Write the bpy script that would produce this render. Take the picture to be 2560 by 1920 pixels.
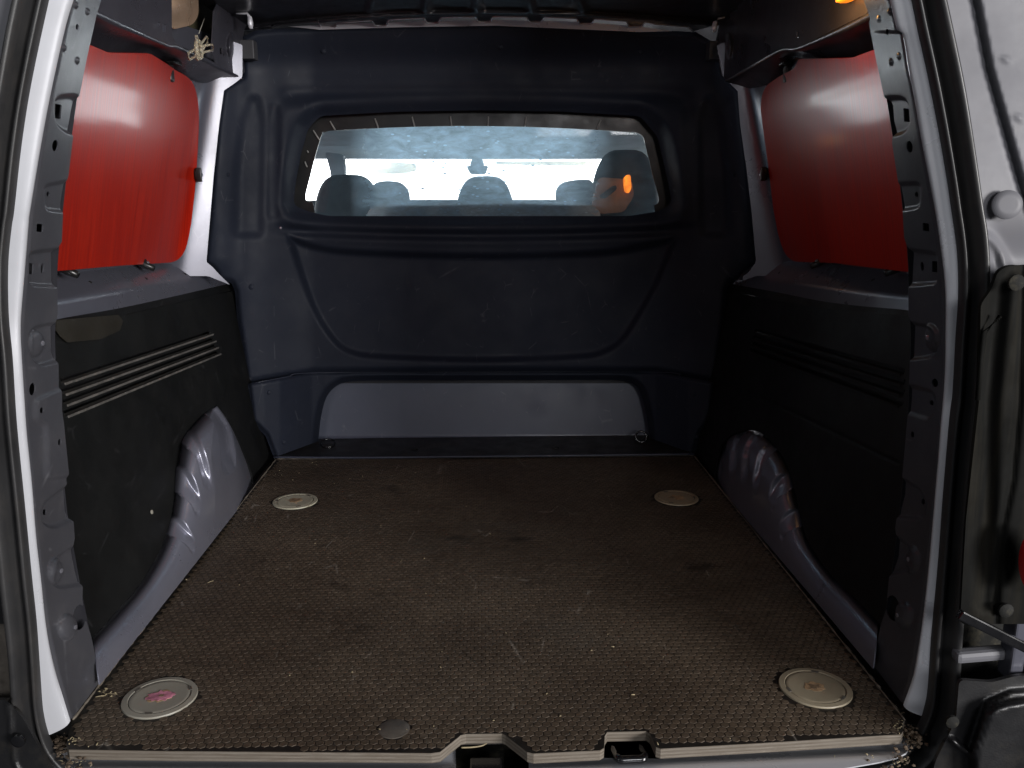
import bpy, bmesh, math, random
import numpy as np
from mathutils import Vector, Matrix, Euler

random.seed(7); np.random.seed(7)
for o in list(bpy.data.objects):
    bpy.data.objects.remove(o)
scene = bpy.context.scene
COL = scene.collection

# ------------------------------------------------------------------ camera
F, CX, CY = 2150.0, 1280.0, 960.0          # pixels of the 2560 x 1920 photograph
PITCH = math.atan(484.0 / F)
YAW = math.atan(76.0 * math.cos(PITCH) / F)
CAMZ = 0.751
_s, _c, _sp, _cp = math.sin(YAW), math.cos(YAW), math.sin(PITCH), math.cos(PITCH)
RV = np.array([_c, -_s, 0.0]); DV = np.array([_s * _cp, _c * _cp, -_sp]); UV = np.array([_s * _sp, _c * _sp, _cp])
C0 = np.array([0.0, 0.0, CAMZ])
cam_data = bpy.data.cameras.new('camera')
cam = bpy.data.objects.new('camera', cam_data); COL.objects.link(cam)
cam.location = C0
cam.rotation_euler = (math.pi / 2 - PITCH, 0, -YAW)
cam_data.sensor_fit = 'HORIZONTAL'; cam_data.sensor_width = 36.0
cam_data.lens = F / 2560.0 * 36.0
cam_data.clip_start = 0.05; cam_data.clip_end = 200.0
scene.camera = cam

# ------------------------------------------------------------------ world and lamps
world = bpy.data.worlds.new('World'); scene.world = world
world.use_nodes = True
bg = world.node_tree.nodes['Background']
bg.inputs[0].default_value = (0.86, 0.90, 1.0, 1)
bg.inputs[1].default_value = 0.05

def area(name, loc, target, sx, sy, power, color):
    l = bpy.data.lights.new(name, 'AREA'); l.shape = 'RECTANGLE'; l.size = sx; l.size_y = sy
    l.energy = power; l.color = color
    o = bpy.data.objects.new(name, l); COL.objects.link(o); o.location = loc
    d = Vector(target) - Vector(loc)
    o.rotation_euler = d.to_track_quat('-Z', 'Y').to_euler()
    return o
area('key_lamp', (3.7, -2.54, 1.10), (-0.65, 2.1, 0.75), 1.9, 0.98, 330, (1.0, 0.975, 0.96))
area('rear_lamp', (1.0, -2.4, 1.55), (-0.2, 2.2, 0.5), 1.1, 0.7, 42, (0.97, 0.97, 1.0))
area('fill_lamp', (-1.95, -0.85, 1.15), (0.65, 2.0, 0.75), 0.45, 0.5, 4.2, (0.92, 0.96, 1.0))

vs = scene.view_settings
vs.view_transform = 'Standard'; vs.look = 'None'; vs.exposure = 0.0; vs.gamma = 1.0
vs.use_curve_mapping = False
scene.render.engine = 'CYCLES'
scene.cycles.max_bounces = 7; scene.cycles.diffuse_bounces = 3; scene.cycles.glossy_bounces = 3; scene.cycles.transparent_max_bounces = 8

# ------------------------------------------------------------------ pixel rays
def ray(u, v):
    u = np.asarray(u, float); v = np.asarray(v, float)
    a = (u - CX) / F; b = (CY - v) / F
    return a[..., None] * RV + b[..., None] * UV + DV

def on_plane(u, v, n, c):
    d = ray(u, v); n = np.asarray(n, float)
    t = (np.asarray(c, float) - C0 @ n) / (d @ n)
    return C0 + t[..., None] * d
def onY(u, v, y): return on_plane(u, v, (0, 1, 0), y)
def onZ(u, v, z): return on_plane(u, v, (0, 0, 1), z)
def onX(u, v, x): return on_plane(u, v, (1, 0, 0), x)

# ------------------------------------------------------------------ 2D helpers
def A(p): return np.array(p, float)
def smooth(pts, n=8, closed=False):
    p = A(pts); m = len(p); out = []
    for i in range(m if closed else m - 1):
        if closed: p0, p1, p2, p3 = p[(i - 1) % m], p[i], p[(i + 1) % m], p[(i + 2) % m]
        else: p0, p1, p2, p3 = p[max(i - 1, 0)], p[i], p[i + 1], p[min(i + 2, m - 1)]
        for k in range(n):
            t = k / n
            out.append(0.5 * (2 * p1 + (p2 - p0) * t + (2 * p0 - 5 * p1 + 4 * p2 - p3) * t * t + (3 * p1 - p0 - 3 * p2 + p3) * t ** 3))
    if not closed: out.append(p[-1])
    return np.array(out)
def rounded(pts, r, n=5):
    p = A(pts); m = len(p); out = []
    for i in range(m):
        a, b, c = p[i - 1], p[i], p[(i + 1) % m]
        la, lc = np.linalg.norm(a - b), np.linalg.norm(c - b)
        q = min(r, la * 0.45, lc * 0.45)
        s = b + (a - b) / la * q; e = b + (c - b) / lc * q
        for k in range(n + 1):
            t = k / n
            out.append((1 - t) ** 2 * s + 2 * t * (1 - t) * b + t * t * e)
    return np.array(out)
def ellipse(cx, cy, rx, ry, n=20, rot=0):
    t = np.linspace(0, 2 * math.pi, n, endpoint=False)
    x, y = rx * np.cos(t), ry * np.sin(t)
    return np.stack([cx + x * math.cos(rot) - y * math.sin(rot), cy + x * math.sin(rot) + y * math.cos(rot)], 1)
def resample(pts, n):
    p = A(pts); d = np.r_[0, np.cumsum(np.linalg.norm(np.diff(p, axis=0), axis=1))]
    t = np.linspace(0, d[-1], n)
    return np.stack([np.interp(t, d, p[:, k]) for k in range(p.shape[1])], 1)
def seg_dist(q, poly, closed=True):
    """distance to, and closest point on, a polyline"""
    p = A(poly); e = np.roll(p, -1, 0) if closed else p[1:]
    s = p if closed else p[:-1]
    best = np.full(len(q), 1e18); cp = np.zeros((len(q), 2))
    for a, b in zip(s, e):
        ab = b - a; l2 = ab @ ab
        if l2 < 1e-12: continue
        t = np.clip(((q - a) @ ab) / l2, 0, 1)
        c = a + t[:, None] * ab
        d = ((q - c) ** 2).sum(1); m = d < best
        best[m] = d[m]; cp[m] = c[m]
    return np.sqrt(best), cp
def inside(q, poly):
    p = A(poly); r = np.zeros(len(q), bool); j = len(p) - 1
    for i in range(len(p)):
        yi, yj = p[i, 1], p[j, 1]
        if yi != yj:
            c = ((yi > q[:, 1]) != (yj > q[:, 1])) & (q[:, 0] < (p[j, 0] - p[i, 0]) * (q[:, 1] - yi) / (yj - yi) + p[i, 0])
            r ^= c
        j = i
    return r
def sdf(q, poly):
    d, _ = seg_dist(q, poly); return np.where(inside(q, poly), -d, d)
def sstep(x, a, b):
    t = np.clip((x - a) / (b - a), 0, 1); return t * t * (3 - 2 * t)
def interp_poly(v, pl, axis=1):
    p = A(pl); o = np.argsort(p[:, axis]); p = p[o]
    return np.interp(v, p[:, axis], p[:, 1 - axis])

# ------------------------------------------------------------------ mesh helpers
def link(name, verts, faces, mat, parent=None, smooth_sh=True, face_cam=True):
    me = bpy.data.meshes.new(name)
    V = np.asarray(verts, float)
    me.from_pydata([tuple(x) for x in V], [], [tuple(int(i) for i in f) for f in faces]); me.update()
    if face_cam and len(me.polygons):
        n = np.zeros(len(me.polygons) * 3); me.polygons.foreach_get('normal', n); n = n.reshape(-1, 3)
        c = np.zeros(len(me.polygons) * 3); me.polygons.foreach_get('center', c); c = c.reshape(-1, 3)
        if ((n * (C0 - c)).sum(1)).mean() < 0: me.flip_normals()
    if smooth_sh: me.polygons.foreach_set('use_smooth', [True] * len(me.polygons))
    if mat: me.materials.append(mat)
    o = bpy.data.objects.new(name, me); COL.objects.link(o)
    if parent: o.parent = parent
    return o
def from_bm(name, bm, mat, parent=None, smooth_sh=True):
    bmesh.ops.recalc_face_normals(bm, faces=bm.faces)
    me = bpy.data.meshes.new(name); bm.to_mesh(me); bm.free()
    if smooth_sh: me.polygons.foreach_set('use_smooth', [True] * len(me.polygons))
    if mat: me.materials.append(mat)
    o = bpy.data.objects.new(name, me); COL.objects.link(o)
    if parent: o.parent = parent
    return o
def solid(o, t, even=False):
    """give a sheet real thickness: back shell plus a rim with its own vertices, so the edges stay crisp"""
    me = o.data; n = len(me.vertices)
    co = np.zeros(n * 3); me.vertices.foreach_get('co', co); co = co.reshape(-1, 3)
    no = np.zeros(n * 3); me.vertices.foreach_get('normal', no); no = no.reshape(-1, 3)
    faces = [tuple(p.vertices) for p in me.polygons]
    cnt = {}
    for f in faces:
        for i in range(len(f)):
            e = (f[i], f[(i + 1) % len(f)]); k = (min(e), max(e))
            cnt[k] = None if k in cnt else e
    bd = [e for e in cnt.values() if e is not None]
    back = co - no * t
    V = [co, back]; Fs = faces + [tuple(i + n for i in f[::-1]) for f in faces]
    if bd:
        e = np.array(bd); base = 2 * n; m = len(e)
        V.append(np.stack([co[e[:, 0]], back[e[:, 0]], back[e[:, 1]], co[e[:, 1]]], 1).reshape(-1, 3))
        Fs += [(base + 4 * i, base + 4 * i + 1, base + 4 * i + 2, base + 4 * i + 3) for i in range(m)]
    mats = list(me.materials); sm_ = me.polygons[0].use_smooth
    new = bpy.data.meshes.new(me.name); new.from_pydata([tuple(x) for x in np.concatenate(V)], [], Fs); new.update()
    for mt in mats: new.materials.append(mt)
    if sm_: new.polygons.foreach_set('use_smooth', [True] * len(new.polygons))
    o.data = new
    return o
def sharp(o, deg=35):
    me = o.data
    me.set_sharp_from_angle(angle=math.radians(deg)); return o
def patch(name, poly, surf, step, mat, parent=None, holes=(), thick=0.0):
    poly = A(poly)
    lo, hi = poly.min(0) - step, poly.max(0) + step
    nx, ny = int((hi[0] - lo[0]) / step) + 2, int((hi[1] - lo[1]) / step) + 2
    gx, gy = np.meshgrid(lo[0] + np.arange(nx) * step, lo[1] + np.arange(ny) * step)
    q = np.stack([gx.ravel(), gy.ravel()], 1)
    d = sdf(q, poly)
    _, cp = seg_dist(q, poly)
    for h in holes:
        dh = -sdf(q, h)
        near = np.abs(dh) < np.abs(d)
        _, ch = seg_dist(q, h)
        cp[near] = ch[near]
        d = np.where((dh > d), dh, d) if True else d
        d = np.where(near, dh, d)
    sn = np.abs(d) < 0.7 * step
    q2 = q.copy(); q2[sn] = cp[sn]
    ok = (d < 0) | sn
    idx = np.arange(nx * ny).reshape(ny, nx)
    a, b, c, e = idx[:-1, :-1].ravel(), idx[:-1, 1:].ravel(), idx[1:, 1:].ravel(), idx[1:, :-1].ravel()
    tris = np.concatenate([np.stack([a, b, c], 1), np.stack([a, c, e], 1)])
    tris = tris[ok[tris].all(1)]
    cen = q2[tris].mean(1)
    k = inside(cen, poly)
    for h in holes: k &= ~inside(cen, h)
    tris = tris[k]
    p = q2[tris]; ar = np.abs((p[:, 1, 0] - p[:, 0, 0]) * (p[:, 2, 1] - p[:, 0, 1]) - (p[:, 2, 0] - p[:, 0, 0]) * (p[:, 1, 1] - p[:, 0, 1]))
    tris = tris[ar > step * step * 0.02]
    p = q2[tris]; sg = (p[:, 1, 0] - p[:, 0, 0]) * (p[:, 2, 1] - p[:, 0, 1]) - (p[:, 2, 0] - p[:, 0, 0]) * (p[:, 1, 1] - p[:, 0, 1])
    tris = np.where((sg < 0)[:, None], tris[:, [0, 2, 1]], tris)
    used = np.unique(tris); mp = -np.ones(nx * ny, int); mp[used] = np.arange(len(used))
    V = surf(q2[used][:, 0], q2[used][:, 1])
    o = link(name, V, mp[tris], mat, parent)
    if thick: solid(o, thick)
    return o
def loft(name, rows, mat, parent=None, thick=0.0, closed=False, sm=True):
    """rows: list of (n,3) point rows"""
    R = [np.asarray(r, float) for r in rows]; n = len(R[0]); V = np.concatenate(R); Fs = []
    for i in range(len(R) - 1):
        for j in range(n if closed else n - 1):
            k = (j + 1) % n
            Fs.append((i * n + j, i * n + k, (i + 1) * n + k, (i + 1) * n + j))
    o = link(name, V, Fs, mat, parent, sm)
    if thick: solid(o, thick)
    return o
def tube_bm(bm, pts, r, seg=8, cap=True):
    P = [Vector(p) for p in pts]; n = len(P); rr = r if hasattr(r, '__len__') else [r] * n
    up = Vector((0.13, 0.21, 0.97)); rings = []
    for i in range(n):
        t = (P[min(i + 1, n - 1)] - P[max(i - 1, 0)]).normalized()
        if abs(t.dot(up)) > 0.95: up = Vector((1, 0.1, 0))
        x = t.cross(up).normalized(); y = x.cross(t).normalized()
        rings.append([bm.verts.new(P[i] + (x * math.cos(2 * math.pi * k / seg) + y * math.sin(2 * math.pi * k / seg)) * rr[i]) for k in range(seg)])
    for i in range(n - 1):
        for k in range(seg):
            bm.faces.new((rings[i][k], rings[i][(k + 1) % seg], rings[i + 1][(k + 1) % seg], rings[i + 1][k]))
    if cap:
        bm.faces.new(rings[0][::-1]); bm.faces.new(rings[-1])
def tube(name, pts, r, mat, parent=None, seg=8):
    bm = bmesh.new(); tube_bm(bm, pts, r, seg); return from_bm(name, bm, mat, parent)
def box_bm(bm, c, size, rot=None, bev=0.0):
    m = bmesh.ops.create_cube(bm, size=1.0)['verts']
    for v in m:
        v.co = Vector((v.co.x * size[0], v.co.y * size[1], v.co.z * size[2]))
        if rot is not None: v.co.rotate(rot)
        v.co += Vector(c)
    if bev:
        es = {e for v in m for e in v.link_edges}
        bmesh.ops.bevel(bm, geom=list(es), offset=bev, segments=2, affect='EDGES', profile=0.6)
def box(name, c, size, mat, parent=None, rot=None, bev=0.0):
    bm = bmesh.new(); box_bm(bm, c, size, rot, bev); return from_bm(name, bm, mat, parent, False)
def bar_between(name, a, b, w, h, mat, parent=None, bev=0.0):
    a, b = Vector(a), Vector(b); d = b - a
    return box(name, (a + b) / 2, (w, d.length, h), mat, parent, d.to_track_quat('Y', 'Z').to_euler(), bev)
def lathe(name, prof, mat, parent=None, loc=(0, 0, 0), axis=(0, 0, 1), seg=40):
    """prof: (r, z) pairs, turned about axis"""
    q = Vector((0, 0, 1)).rotation_difference(Vector(axis))
    bm = bmesh.new(); rings = []
    for r, z in prof:
        if r < 1e-6: rings.append([bm.verts.new(Vector(loc) + q @ Vector((0, 0, z)))])
        else: rings.append([bm.verts.new(Vector(loc) + q @ Vector((r * math.cos(2 * math.pi * k / seg), r * math.sin(2 * math.pi * k / seg), z))) for k in range(seg)])
    for i in range(len(rings) - 1):
        a, b = rings[i], rings[i + 1]
        for k in range(seg):
            k2 = (k + 1) % seg
            if len(a) == 1 and len(b) == 1: continue
            if len(a) == 1: bm.faces.new((a[0], b[k], b[k2]))
            elif len(b) == 1: bm.faces.new((a[k], a[k2], b[0]))
            else: bm.faces.new((a[k], a[k2], b[k2], b[k]))
    o = from_bm(name, bm, mat, parent); sharp(o, 40); return o
def empty(name, loc, label, cat, group=None):
    o = bpy.data.objects.new(name, None); COL.objects.link(o); o.location = loc; o.empty_display_size = 0.1
    o['label'] = label; o['category'] = cat
    if group: o['group'] = group
    return o
def tag(o, label, cat, group=None):
    o['label'] = label; o['category'] = cat
    if group: o['group'] = group
    return o
def poly_slab(name, pts3_top, thick, mat_top, mat_side, parent=None):
    bm = bmesh.new()
    t = [bm.verts.new(p) for p in pts3_top]; b = [bm.verts.new((p[0], p[1], p[2] - thick)) for p in pts3_top]
    f = bm.faces.new(t); g = bm.faces.new(b[::-1]); n = len(t)
    sides = [bm.faces.new((t[i], b[i], b[(i + 1) % n], t[(i + 1) % n])) for i in range(n)]
    for s in sides: s.material_index = 1
    bmesh.ops.triangulate(bm, faces=[f, g])
    o = from_bm(name, bm, mat_top, parent, False); o.data.materials.append(mat_side); return o

# ------------------------------------------------------------------ materials
def new_mat(name):
    m = bpy.data.materials.new(name); m.use_nodes = True
    nt = m.node_tree; return m, nt, nt.nodes['Principled BSDF']
def N(nt, typ, **kw):
    n = nt.nodes.new(typ)
    for k, v in kw.items():
        if k in n.inputs: n.inputs[k].default_value = v
        else: setattr(n, k, v)
    return n
def ramp(nt, src, stops):
    r = nt.nodes.new('ShaderNodeValToRGB'); e = r.color_ramp.elements
    while len(e) < len(stops): e.new(0.5)
    for i, (p, c) in enumerate(stops):
        e[i].position = p; e[i].color = (c, c, c, 1) if not hasattr(c, '__len__') else (*c, 1)
    nt.links.new(src, r.inputs[0]); return r.outputs[0]
def coords(nt, scale=(1, 1, 1), rot=(0, 0, 0)):
    tc = nt.nodes.new('ShaderNodeTexCoord'); mp = nt.nodes.new('ShaderNodeMapping')
    mp.inputs['Scale'].default_value = scale; mp.inputs['Rotation'].default_value = rot
    nt.links.new(tc.outputs['Object'], mp.inputs[0]); return mp.outputs[0]
def noise(nt, vec, scale, detail=4, rough=0.55):
    n = nt.nodes.new('ShaderNodeTexNoise'); n.inputs['Scale'].default_value = scale
    n.inputs['Detail'].default_value = detail; n.inputs['Roughness'].default_value = rough
    nt.links.new(vec, n.inputs['Vector']); return n.outputs['Fac']
def mix(nt, fac, a, b, mode='MIX'):
    m = nt.nodes.new('ShaderNodeMix'); m.data_type = 'RGBA'; m.blend_type = mode
    for sock, val in ((m.inputs[0], fac), (m.inputs[6], a), (m.inputs[7], b)):
        if hasattr(val, 'is_output') or isinstance(val, bpy.types.NodeSocket): nt.links.new(val, sock)
        elif hasattr(val, '__len__'): sock.default_value = (*val, 1)
        else: sock.default_value = val
    return m.outputs[2]
def scratches(nt, vec, scale, rotz, width=0.012):
    """sparse thin hair scratches, 0..1"""
    w = nt.nodes.new('ShaderNodeTexVoronoi'); w.feature = 'DISTANCE_TO_EDGE'; w.inputs['Scale'].default_value = scale
    mp = nt.nodes.new('ShaderNodeMapping'); mp.inputs['Rotation'].default_value = (rotz, rotz * 0.7, rotz * 1.3); mp.inputs['Scale'].default_value = (1, 0.25, 0.6)
    nt.links.new(vec, mp.inputs[0]); nt.links.new(mp.outputs[0], w.inputs['Vector'])
    line = ramp(nt, w.outputs['Distance'], [(0.0, 1.0), (width, 0.0)])
    gate = ramp(nt, noise(nt, vec, scale * 1.7, 2), [(0.60, 0.0), (0.68, 1.0)])
    return mix(nt, 1.0, line, gate, 'MULTIPLY')
def basic(name, col, rough=0.5, metal=0.0, spec=0.5, coat=0.0, var=0.25, vscale=9.0, bump=0.0, bscale=400.0, dust=None, scr=0.0, rvar=0.12, coat_rough=0.1):
    m, nt, b = new_mat(name)
    v = coords(nt)
    n1 = noise(nt, v, vscale, 5)
    c = mix(nt, ramp(nt, n1, [(0.3, 0.0), (0.7, 1.0)]), tuple(x * (1 - var) for x in col), tuple(min(1, x * (1 + var)) for x in col))
    if dust:
        dn = ramp(nt, noise(nt, v, vscale * 2.3, 8, 0.7), [(0.5, 0.0), (0.78, 1.0)])
        dm = nt.nodes.new('ShaderNodeMath'); dm.operation = 'MULTIPLY'; dm.inputs[1].default_value = dust[1]; nt.links.new(dn, dm.inputs[0])
        c = mix(nt, dm.outputs[0], c, dust[0])
    if scr:
        s1 = scratches(nt, v, 9.0, 0.5); s2 = scratches(nt, v, 17.0, 2.1, 0.02)
        s = mix(nt, 1.0, s1, s2, 'ADD')
        sm_ = nt.nodes.new('ShaderNodeMath'); sm_.operation = 'MULTIPLY'; sm_.inputs[1].default_value = scr; sm_.use_clamp = True; nt.links.new(s, sm_.inputs[0])
        c = mix(nt, sm_.outputs[0], c, (0.30, 0.30, 0.32))
    nt.links.new(c, b.inputs['Base Color'])
    r = ramp(nt, noise(nt, v, vscale * 1.6, 6, 0.65), [(0.3, max(0.02, rough - rvar)), (0.7, min(1, rough + rvar))])
    nt.links.new(r, b.inputs['Roughness'])
    b.inputs['Metallic'].default_value = metal
    b.inputs['Specular IOR Level'].default_value = spec
    b.inputs['Coat Weight'].default_value = coat; b.inputs['Coat Roughness'].default_value = coat_rough
    if bump:
        bp = nt.nodes.new('ShaderNodeBump'); bp.inputs['Strength'].default_value = bump; bp.inputs['Distance'].default_value = 0.001
        nt.links.new(noise(nt, v, bscale, 3), bp.inputs['Height']); nt.links.new(bp.outputs[0], b.inputs['Normal'])
    return m
M = {}
M['bulkhead'] = basic('bulkhead_plastic', (0.015, 0.019, 0.032), 0.64, spec=0.28, var=0.10, vscale=5, bump=0.25, bscale=900, dust=((0.10, 0.095, 0.09), 0.06), scr=0.12)
M['lower'] = basic('lower_bulkhead_plastic', (0.040, 0.045, 0.066), 0.42, spec=0.45, var=0.10, vscale=5, bump=0.2, bscale=900, dust=((0.16, 0.15, 0.14), 0.12), scr=0.3)
M['ledge'] = basic('ledge_plastic', (0.014, 0.014, 0.015), 0.45, var=0.3, dust=((0.12, 0.10, 0.08), 0.35), bump=0.3)
M['trim'] = basic('trim_hardboard', (0.0052, 0.0055, 0.0055), 0.58, spec=0.3, var=0.3, vscale=6, dust=((0.05, 0.045, 0.04), 0.07), scr=0.04, bump=0.3, bscale=700)
M['metal'] = basic('grey_primer_metal', (0.115, 0.117, 0.145), 0.30, metal=0.35, spec=0.5, coat=0.35, coat_rough=0.18, var=0.06, vscale=4, dust=((0.30, 0.28, 0.27), 0.10), scr=0.10, rvar=0.06)
M['arch'] = basic('worn_arch_metal', (0.25, 0.255, 0.315), 0.33, metal=0.55, spec=0.5, coat=0.5, coat_rough=0.14, var=0.08, vscale=5, dust=((0.30, 0.28, 0.27), 0.18), scr=0.5, rvar=0.07)
M['pan'] = basic('dirty_floor_pan', (0.085, 0.08, 0.08), 0.5, metal=0.2, var=0.3, vscale=14, dust=((0.16, 0.125, 0.085), 0.8))
M['runs'] = basic('grimy_plastic', (0.005, 0.005, 0.0045), 0.75, spec=0.10, var=0.3, vscale=10)
M['pillar'] = basic('grey_pillar_metal', (0.072, 0.073, 0.084), 0.38, metal=0.2, spec=0.5, coat=0.2, coat_rough=0.25, var=0.08, vscale=6, dust=((0.30, 0.28, 0.28), 0.12), scr=0.25, bump=0.15, bscale=500, rvar=0.06)
M['silver'] = basic('silver_blue_paint', (0.55, 0.56, 0.595), 0.30, metal=0.2, coat=0.8, var=0.05, vscale=3, dust=((0.22, 0.18, 0.14), 0.10), rvar=0.06)
M['bright'] = basic('bare_bright_metal', (0.80, 0.80, 0.86), 0.35, metal=0.3, var=0.1)
M['rubber'] = basic('black_rubber', (0.020, 0.020, 0.021), 0.42, spec=0.6, var=0.2, dust=((0.12, 0.10, 0.08), 0.15), rvar=0.08)
M['black'] = basic('black_plastic', (0.010, 0.010, 0.011), 0.4, var=0.2, dust=((0.10, 0.085, 0.06), 0.2), bump=0.3)
M['dirty_black'] = basic('dirty_black_plastic', (0.012, 0.012, 0.011), 0.75, spec=0.25, var=0.3, dust=((0.16, 0.14, 0.09), 0.55), bump=0.4)
M['dark'] = basic('dark_roof_metal', (0.030, 0.030, 0.036), 0.40, metal=0.2, coat=0.2, var=0.1)
M['cap'] = basic('grey_cap_plastic', (0.30, 0.285, 0.24), 0.42, var=0.08, vscale=14, dust=((0.22, 0.17, 0.11), 0.40), rvar=0.08)
M['cap_b'] = basic('beige_cap_plastic', (0.32, 0.275, 0.195), 0.42, var=0.12, vscale=14, dust=((0.22, 0.17, 0.11), 0.40), rvar=0.08)
M['cap_c'] = basic('cream_cap_plastic', (0.44, 0.42, 0.32), 0.42, var=0.10, vscale=14, dust=((0.22, 0.17, 0.11), 0.30), rvar=0.08)
M['cap_d'] = basic('tan_cap_plastic', (0.33, 0.265, 0.175), 0.45, var=0.15, vscale=14, dust=((0.20, 0.14, 0.08), 0.50), rvar=0.08)
M['cap_dark'] = basic('groove_dirt', (0.10, 0.09, 0.075), 0.7)
M['disc'] = basic('smooth_brown_disc', (0.10, 0.088, 0.075), 0.40, var=0.3, vscale=60, dust=((0.25, 0.22, 0.18), 0.3))
M['clip'] = basic('black_clip', (0.012, 0.012, 0.012), 0.3)
M['bolt'] = basic('zinc_bolt', (0.35, 0.35, 0.40), 0.25, metal=0.7, var=0.1)
M['seat'] = basic('grey_seat_fabric', (0.055, 0.06, 0.065), 0.85, var=0.3, vscale=40, bump=0.6, bscale=300)
M['cabgrey'] = basic('pale_cab_plastic', (0.42, 0.41, 0.39), 0.6, var=0.08)
M['headliner'] = basic('headliner', (0.46, 0.54, 0.60), 0.8, var=0.15, vscale=12)
M['cream'] = basic('cream_visor', (0.80, 0.78, 0.64), 0.7, var=0.06); M['cream'].node_tree.nodes['Principled BSDF'].inputs['Transmission Weight'].default_value = 0.5; M['cream'].node_tree.nodes['Principled BSDF'].inputs['IOR'].default_value = 1.05
M['straw'] = basic('straw', (0.34, 0.28, 0.17), 0.7, var=0.3, vscale=80)
M['dirt'] = basic('crumbly_dirt', (0.13, 0.095, 0.065), 0.9, var=0.5, vscale=60, bump=1.0, bscale=200)
M['pink'] = basic('pink_sticker_paper', (0.52, 0.20, 0.28), 0.6, var=0.55, vscale=90)
M['tan'] = basic('tan_sticker_paper', (0.38, 0.25, 0.14), 0.7, var=0.4, vscale=110)
M['rust'] = basic('brown_sticker_paper', (0.22, 0.15, 0.09), 0.7, var=0.6, vscale=140)
M['redlens'] = basic('red_tail_lens', (0.45, 0.01, 0.012), 0.12, coat=0.6, var=0.1)
M['strut'] = basic('black_gloss', (0.006, 0.006, 0.007), 0.2, coat=0.5)
M['tape'] = basic('brown_tape', (0.022, 0.019, 0.014), 0.42, var=0.2)

def add_runs(m, col, k):
    nt = m.node_tree; b = nt.nodes['Principled BSDF']
    src = b.inputs['Base Color'].links[0].from_socket
    f = ramp(nt, noise(nt, coords(nt, (60, 60, 3.5)), 1.0, 6, 0.65), [(0.45, 0.0), (0.72, k)])
    nt.links.new(mix(nt, f, src, col), b.inputs['Base Color'])
add_runs(M['runs'], (0.022, 0.019, 0.013), 0.5)
add_runs(M['rubber'], (0.06, 0.055, 0.05), 0.25)

def mat_red():
    m, nt, b = new_mat('red_painted_board')
    v = coords(nt, (1, 1, 1)); vs_ = coords(nt, (1, 14, 0.5))
    g = noise(nt, vs_, 9, 6, 0.6); g2 = noise(nt, v, 220, 3)
    c = mix(nt, ramp(nt, g, [(0.35, 0.0), (0.65, 1.0)]), (0.29, 0.010, 0.004), (0.42, 0.018, 0.005))
    c = mix(nt, ramp(nt, g2, [(0.35, 0.0), (0.75, 0.25)]), c, (0.24, 0.009, 0.005))
    nt.links.new(c, b.inputs['Base Color'])
    nt.links.new(ramp(nt, g, [(0.3, 0.30), (0.7, 0.40)]), b.inputs['Roughness'])
    b.inputs['Specular IOR Level'].default_value = 0.10; b.inputs['Coat Weight'].default_value = 0.24; b.inputs['Coat Roughness'].default_value = 0.11
    bp = nt.nodes.new('ShaderNodeBump'); bp.inputs['Strength'].default_value = 0.12; bp.inputs['Distance'].default_value = 0.002
    nt.links.new(g, bp.inputs['Height']); nt.links.new(bp.outputs[0], b.inputs['Normal'])
    return m
M['red'] = mat_red()

def mat_floor(name, base, hi, rough):
    m, nt, b = new_mat(name)
    v = coords(nt)
    big = ramp(nt, noise(nt, v, 3.2, 6, 0.6), [(0.35, 0.0), (0.68, 1.0)])
    c = mix(nt, big, base, hi)
    fine = ramp(nt, noise(nt, v, 75, 4, 0.7), [(0.35, 0.55), (0.75, 1.35)])
    c = mix(nt, 1.0, c, fine, 'MULTIPLY')
    st = ramp(nt, noise(nt, coords(nt, (1.0, 1.6, 1)), 5.5, 3, 0.5), [(0.64, 0.0), (0.72, 0.75)])
    c = mix(nt, st, c, tuple(x * 0.25 for x in base))
    gr = ramp(nt, noise(nt, v, 2.1, 4), [(0.55, 0.0), (0.75, 0.5)])
    c = mix(nt, gr, c, (0.085, 0.082, 0.070))
    s = mix(nt, 1.0, scratches(nt, v, 3.5, 0.4, 0.006), scratches(nt, v, 8, 1.9, 0.012), 'ADD')
    sm_ = nt.nodes.new('ShaderNodeMath'); sm_.operation = 'MULTIPLY'; sm_.inputs[1].default_value = 0.5; nt.links.new(s, sm_.inputs[0])
    c = mix(nt, sm_.outputs[0], c, (0.32, 0.29, 0.25))
    nt.links.new(c, b.inputs['Base Color'])
    nt.links.new(ramp(nt, noise(nt, v, 30, 5), [(0.3, rough - 0.1), (0.7, rough + 0.12)]), b.inputs['Roughness'])
    b.inputs['Specular IOR Level'].default_value = 0.4
    return m
M['floor'] = mat_floor('phenolic_floor_film', (0.010, 0.0082, 0.0066), (0.018, 0.014, 0.011), 0.6)
M['hex'] = mat_floor('worn_hexagon_tread', (0.070, 0.050, 0.034), (0.124, 0.094, 0.066), 0.50)

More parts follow.
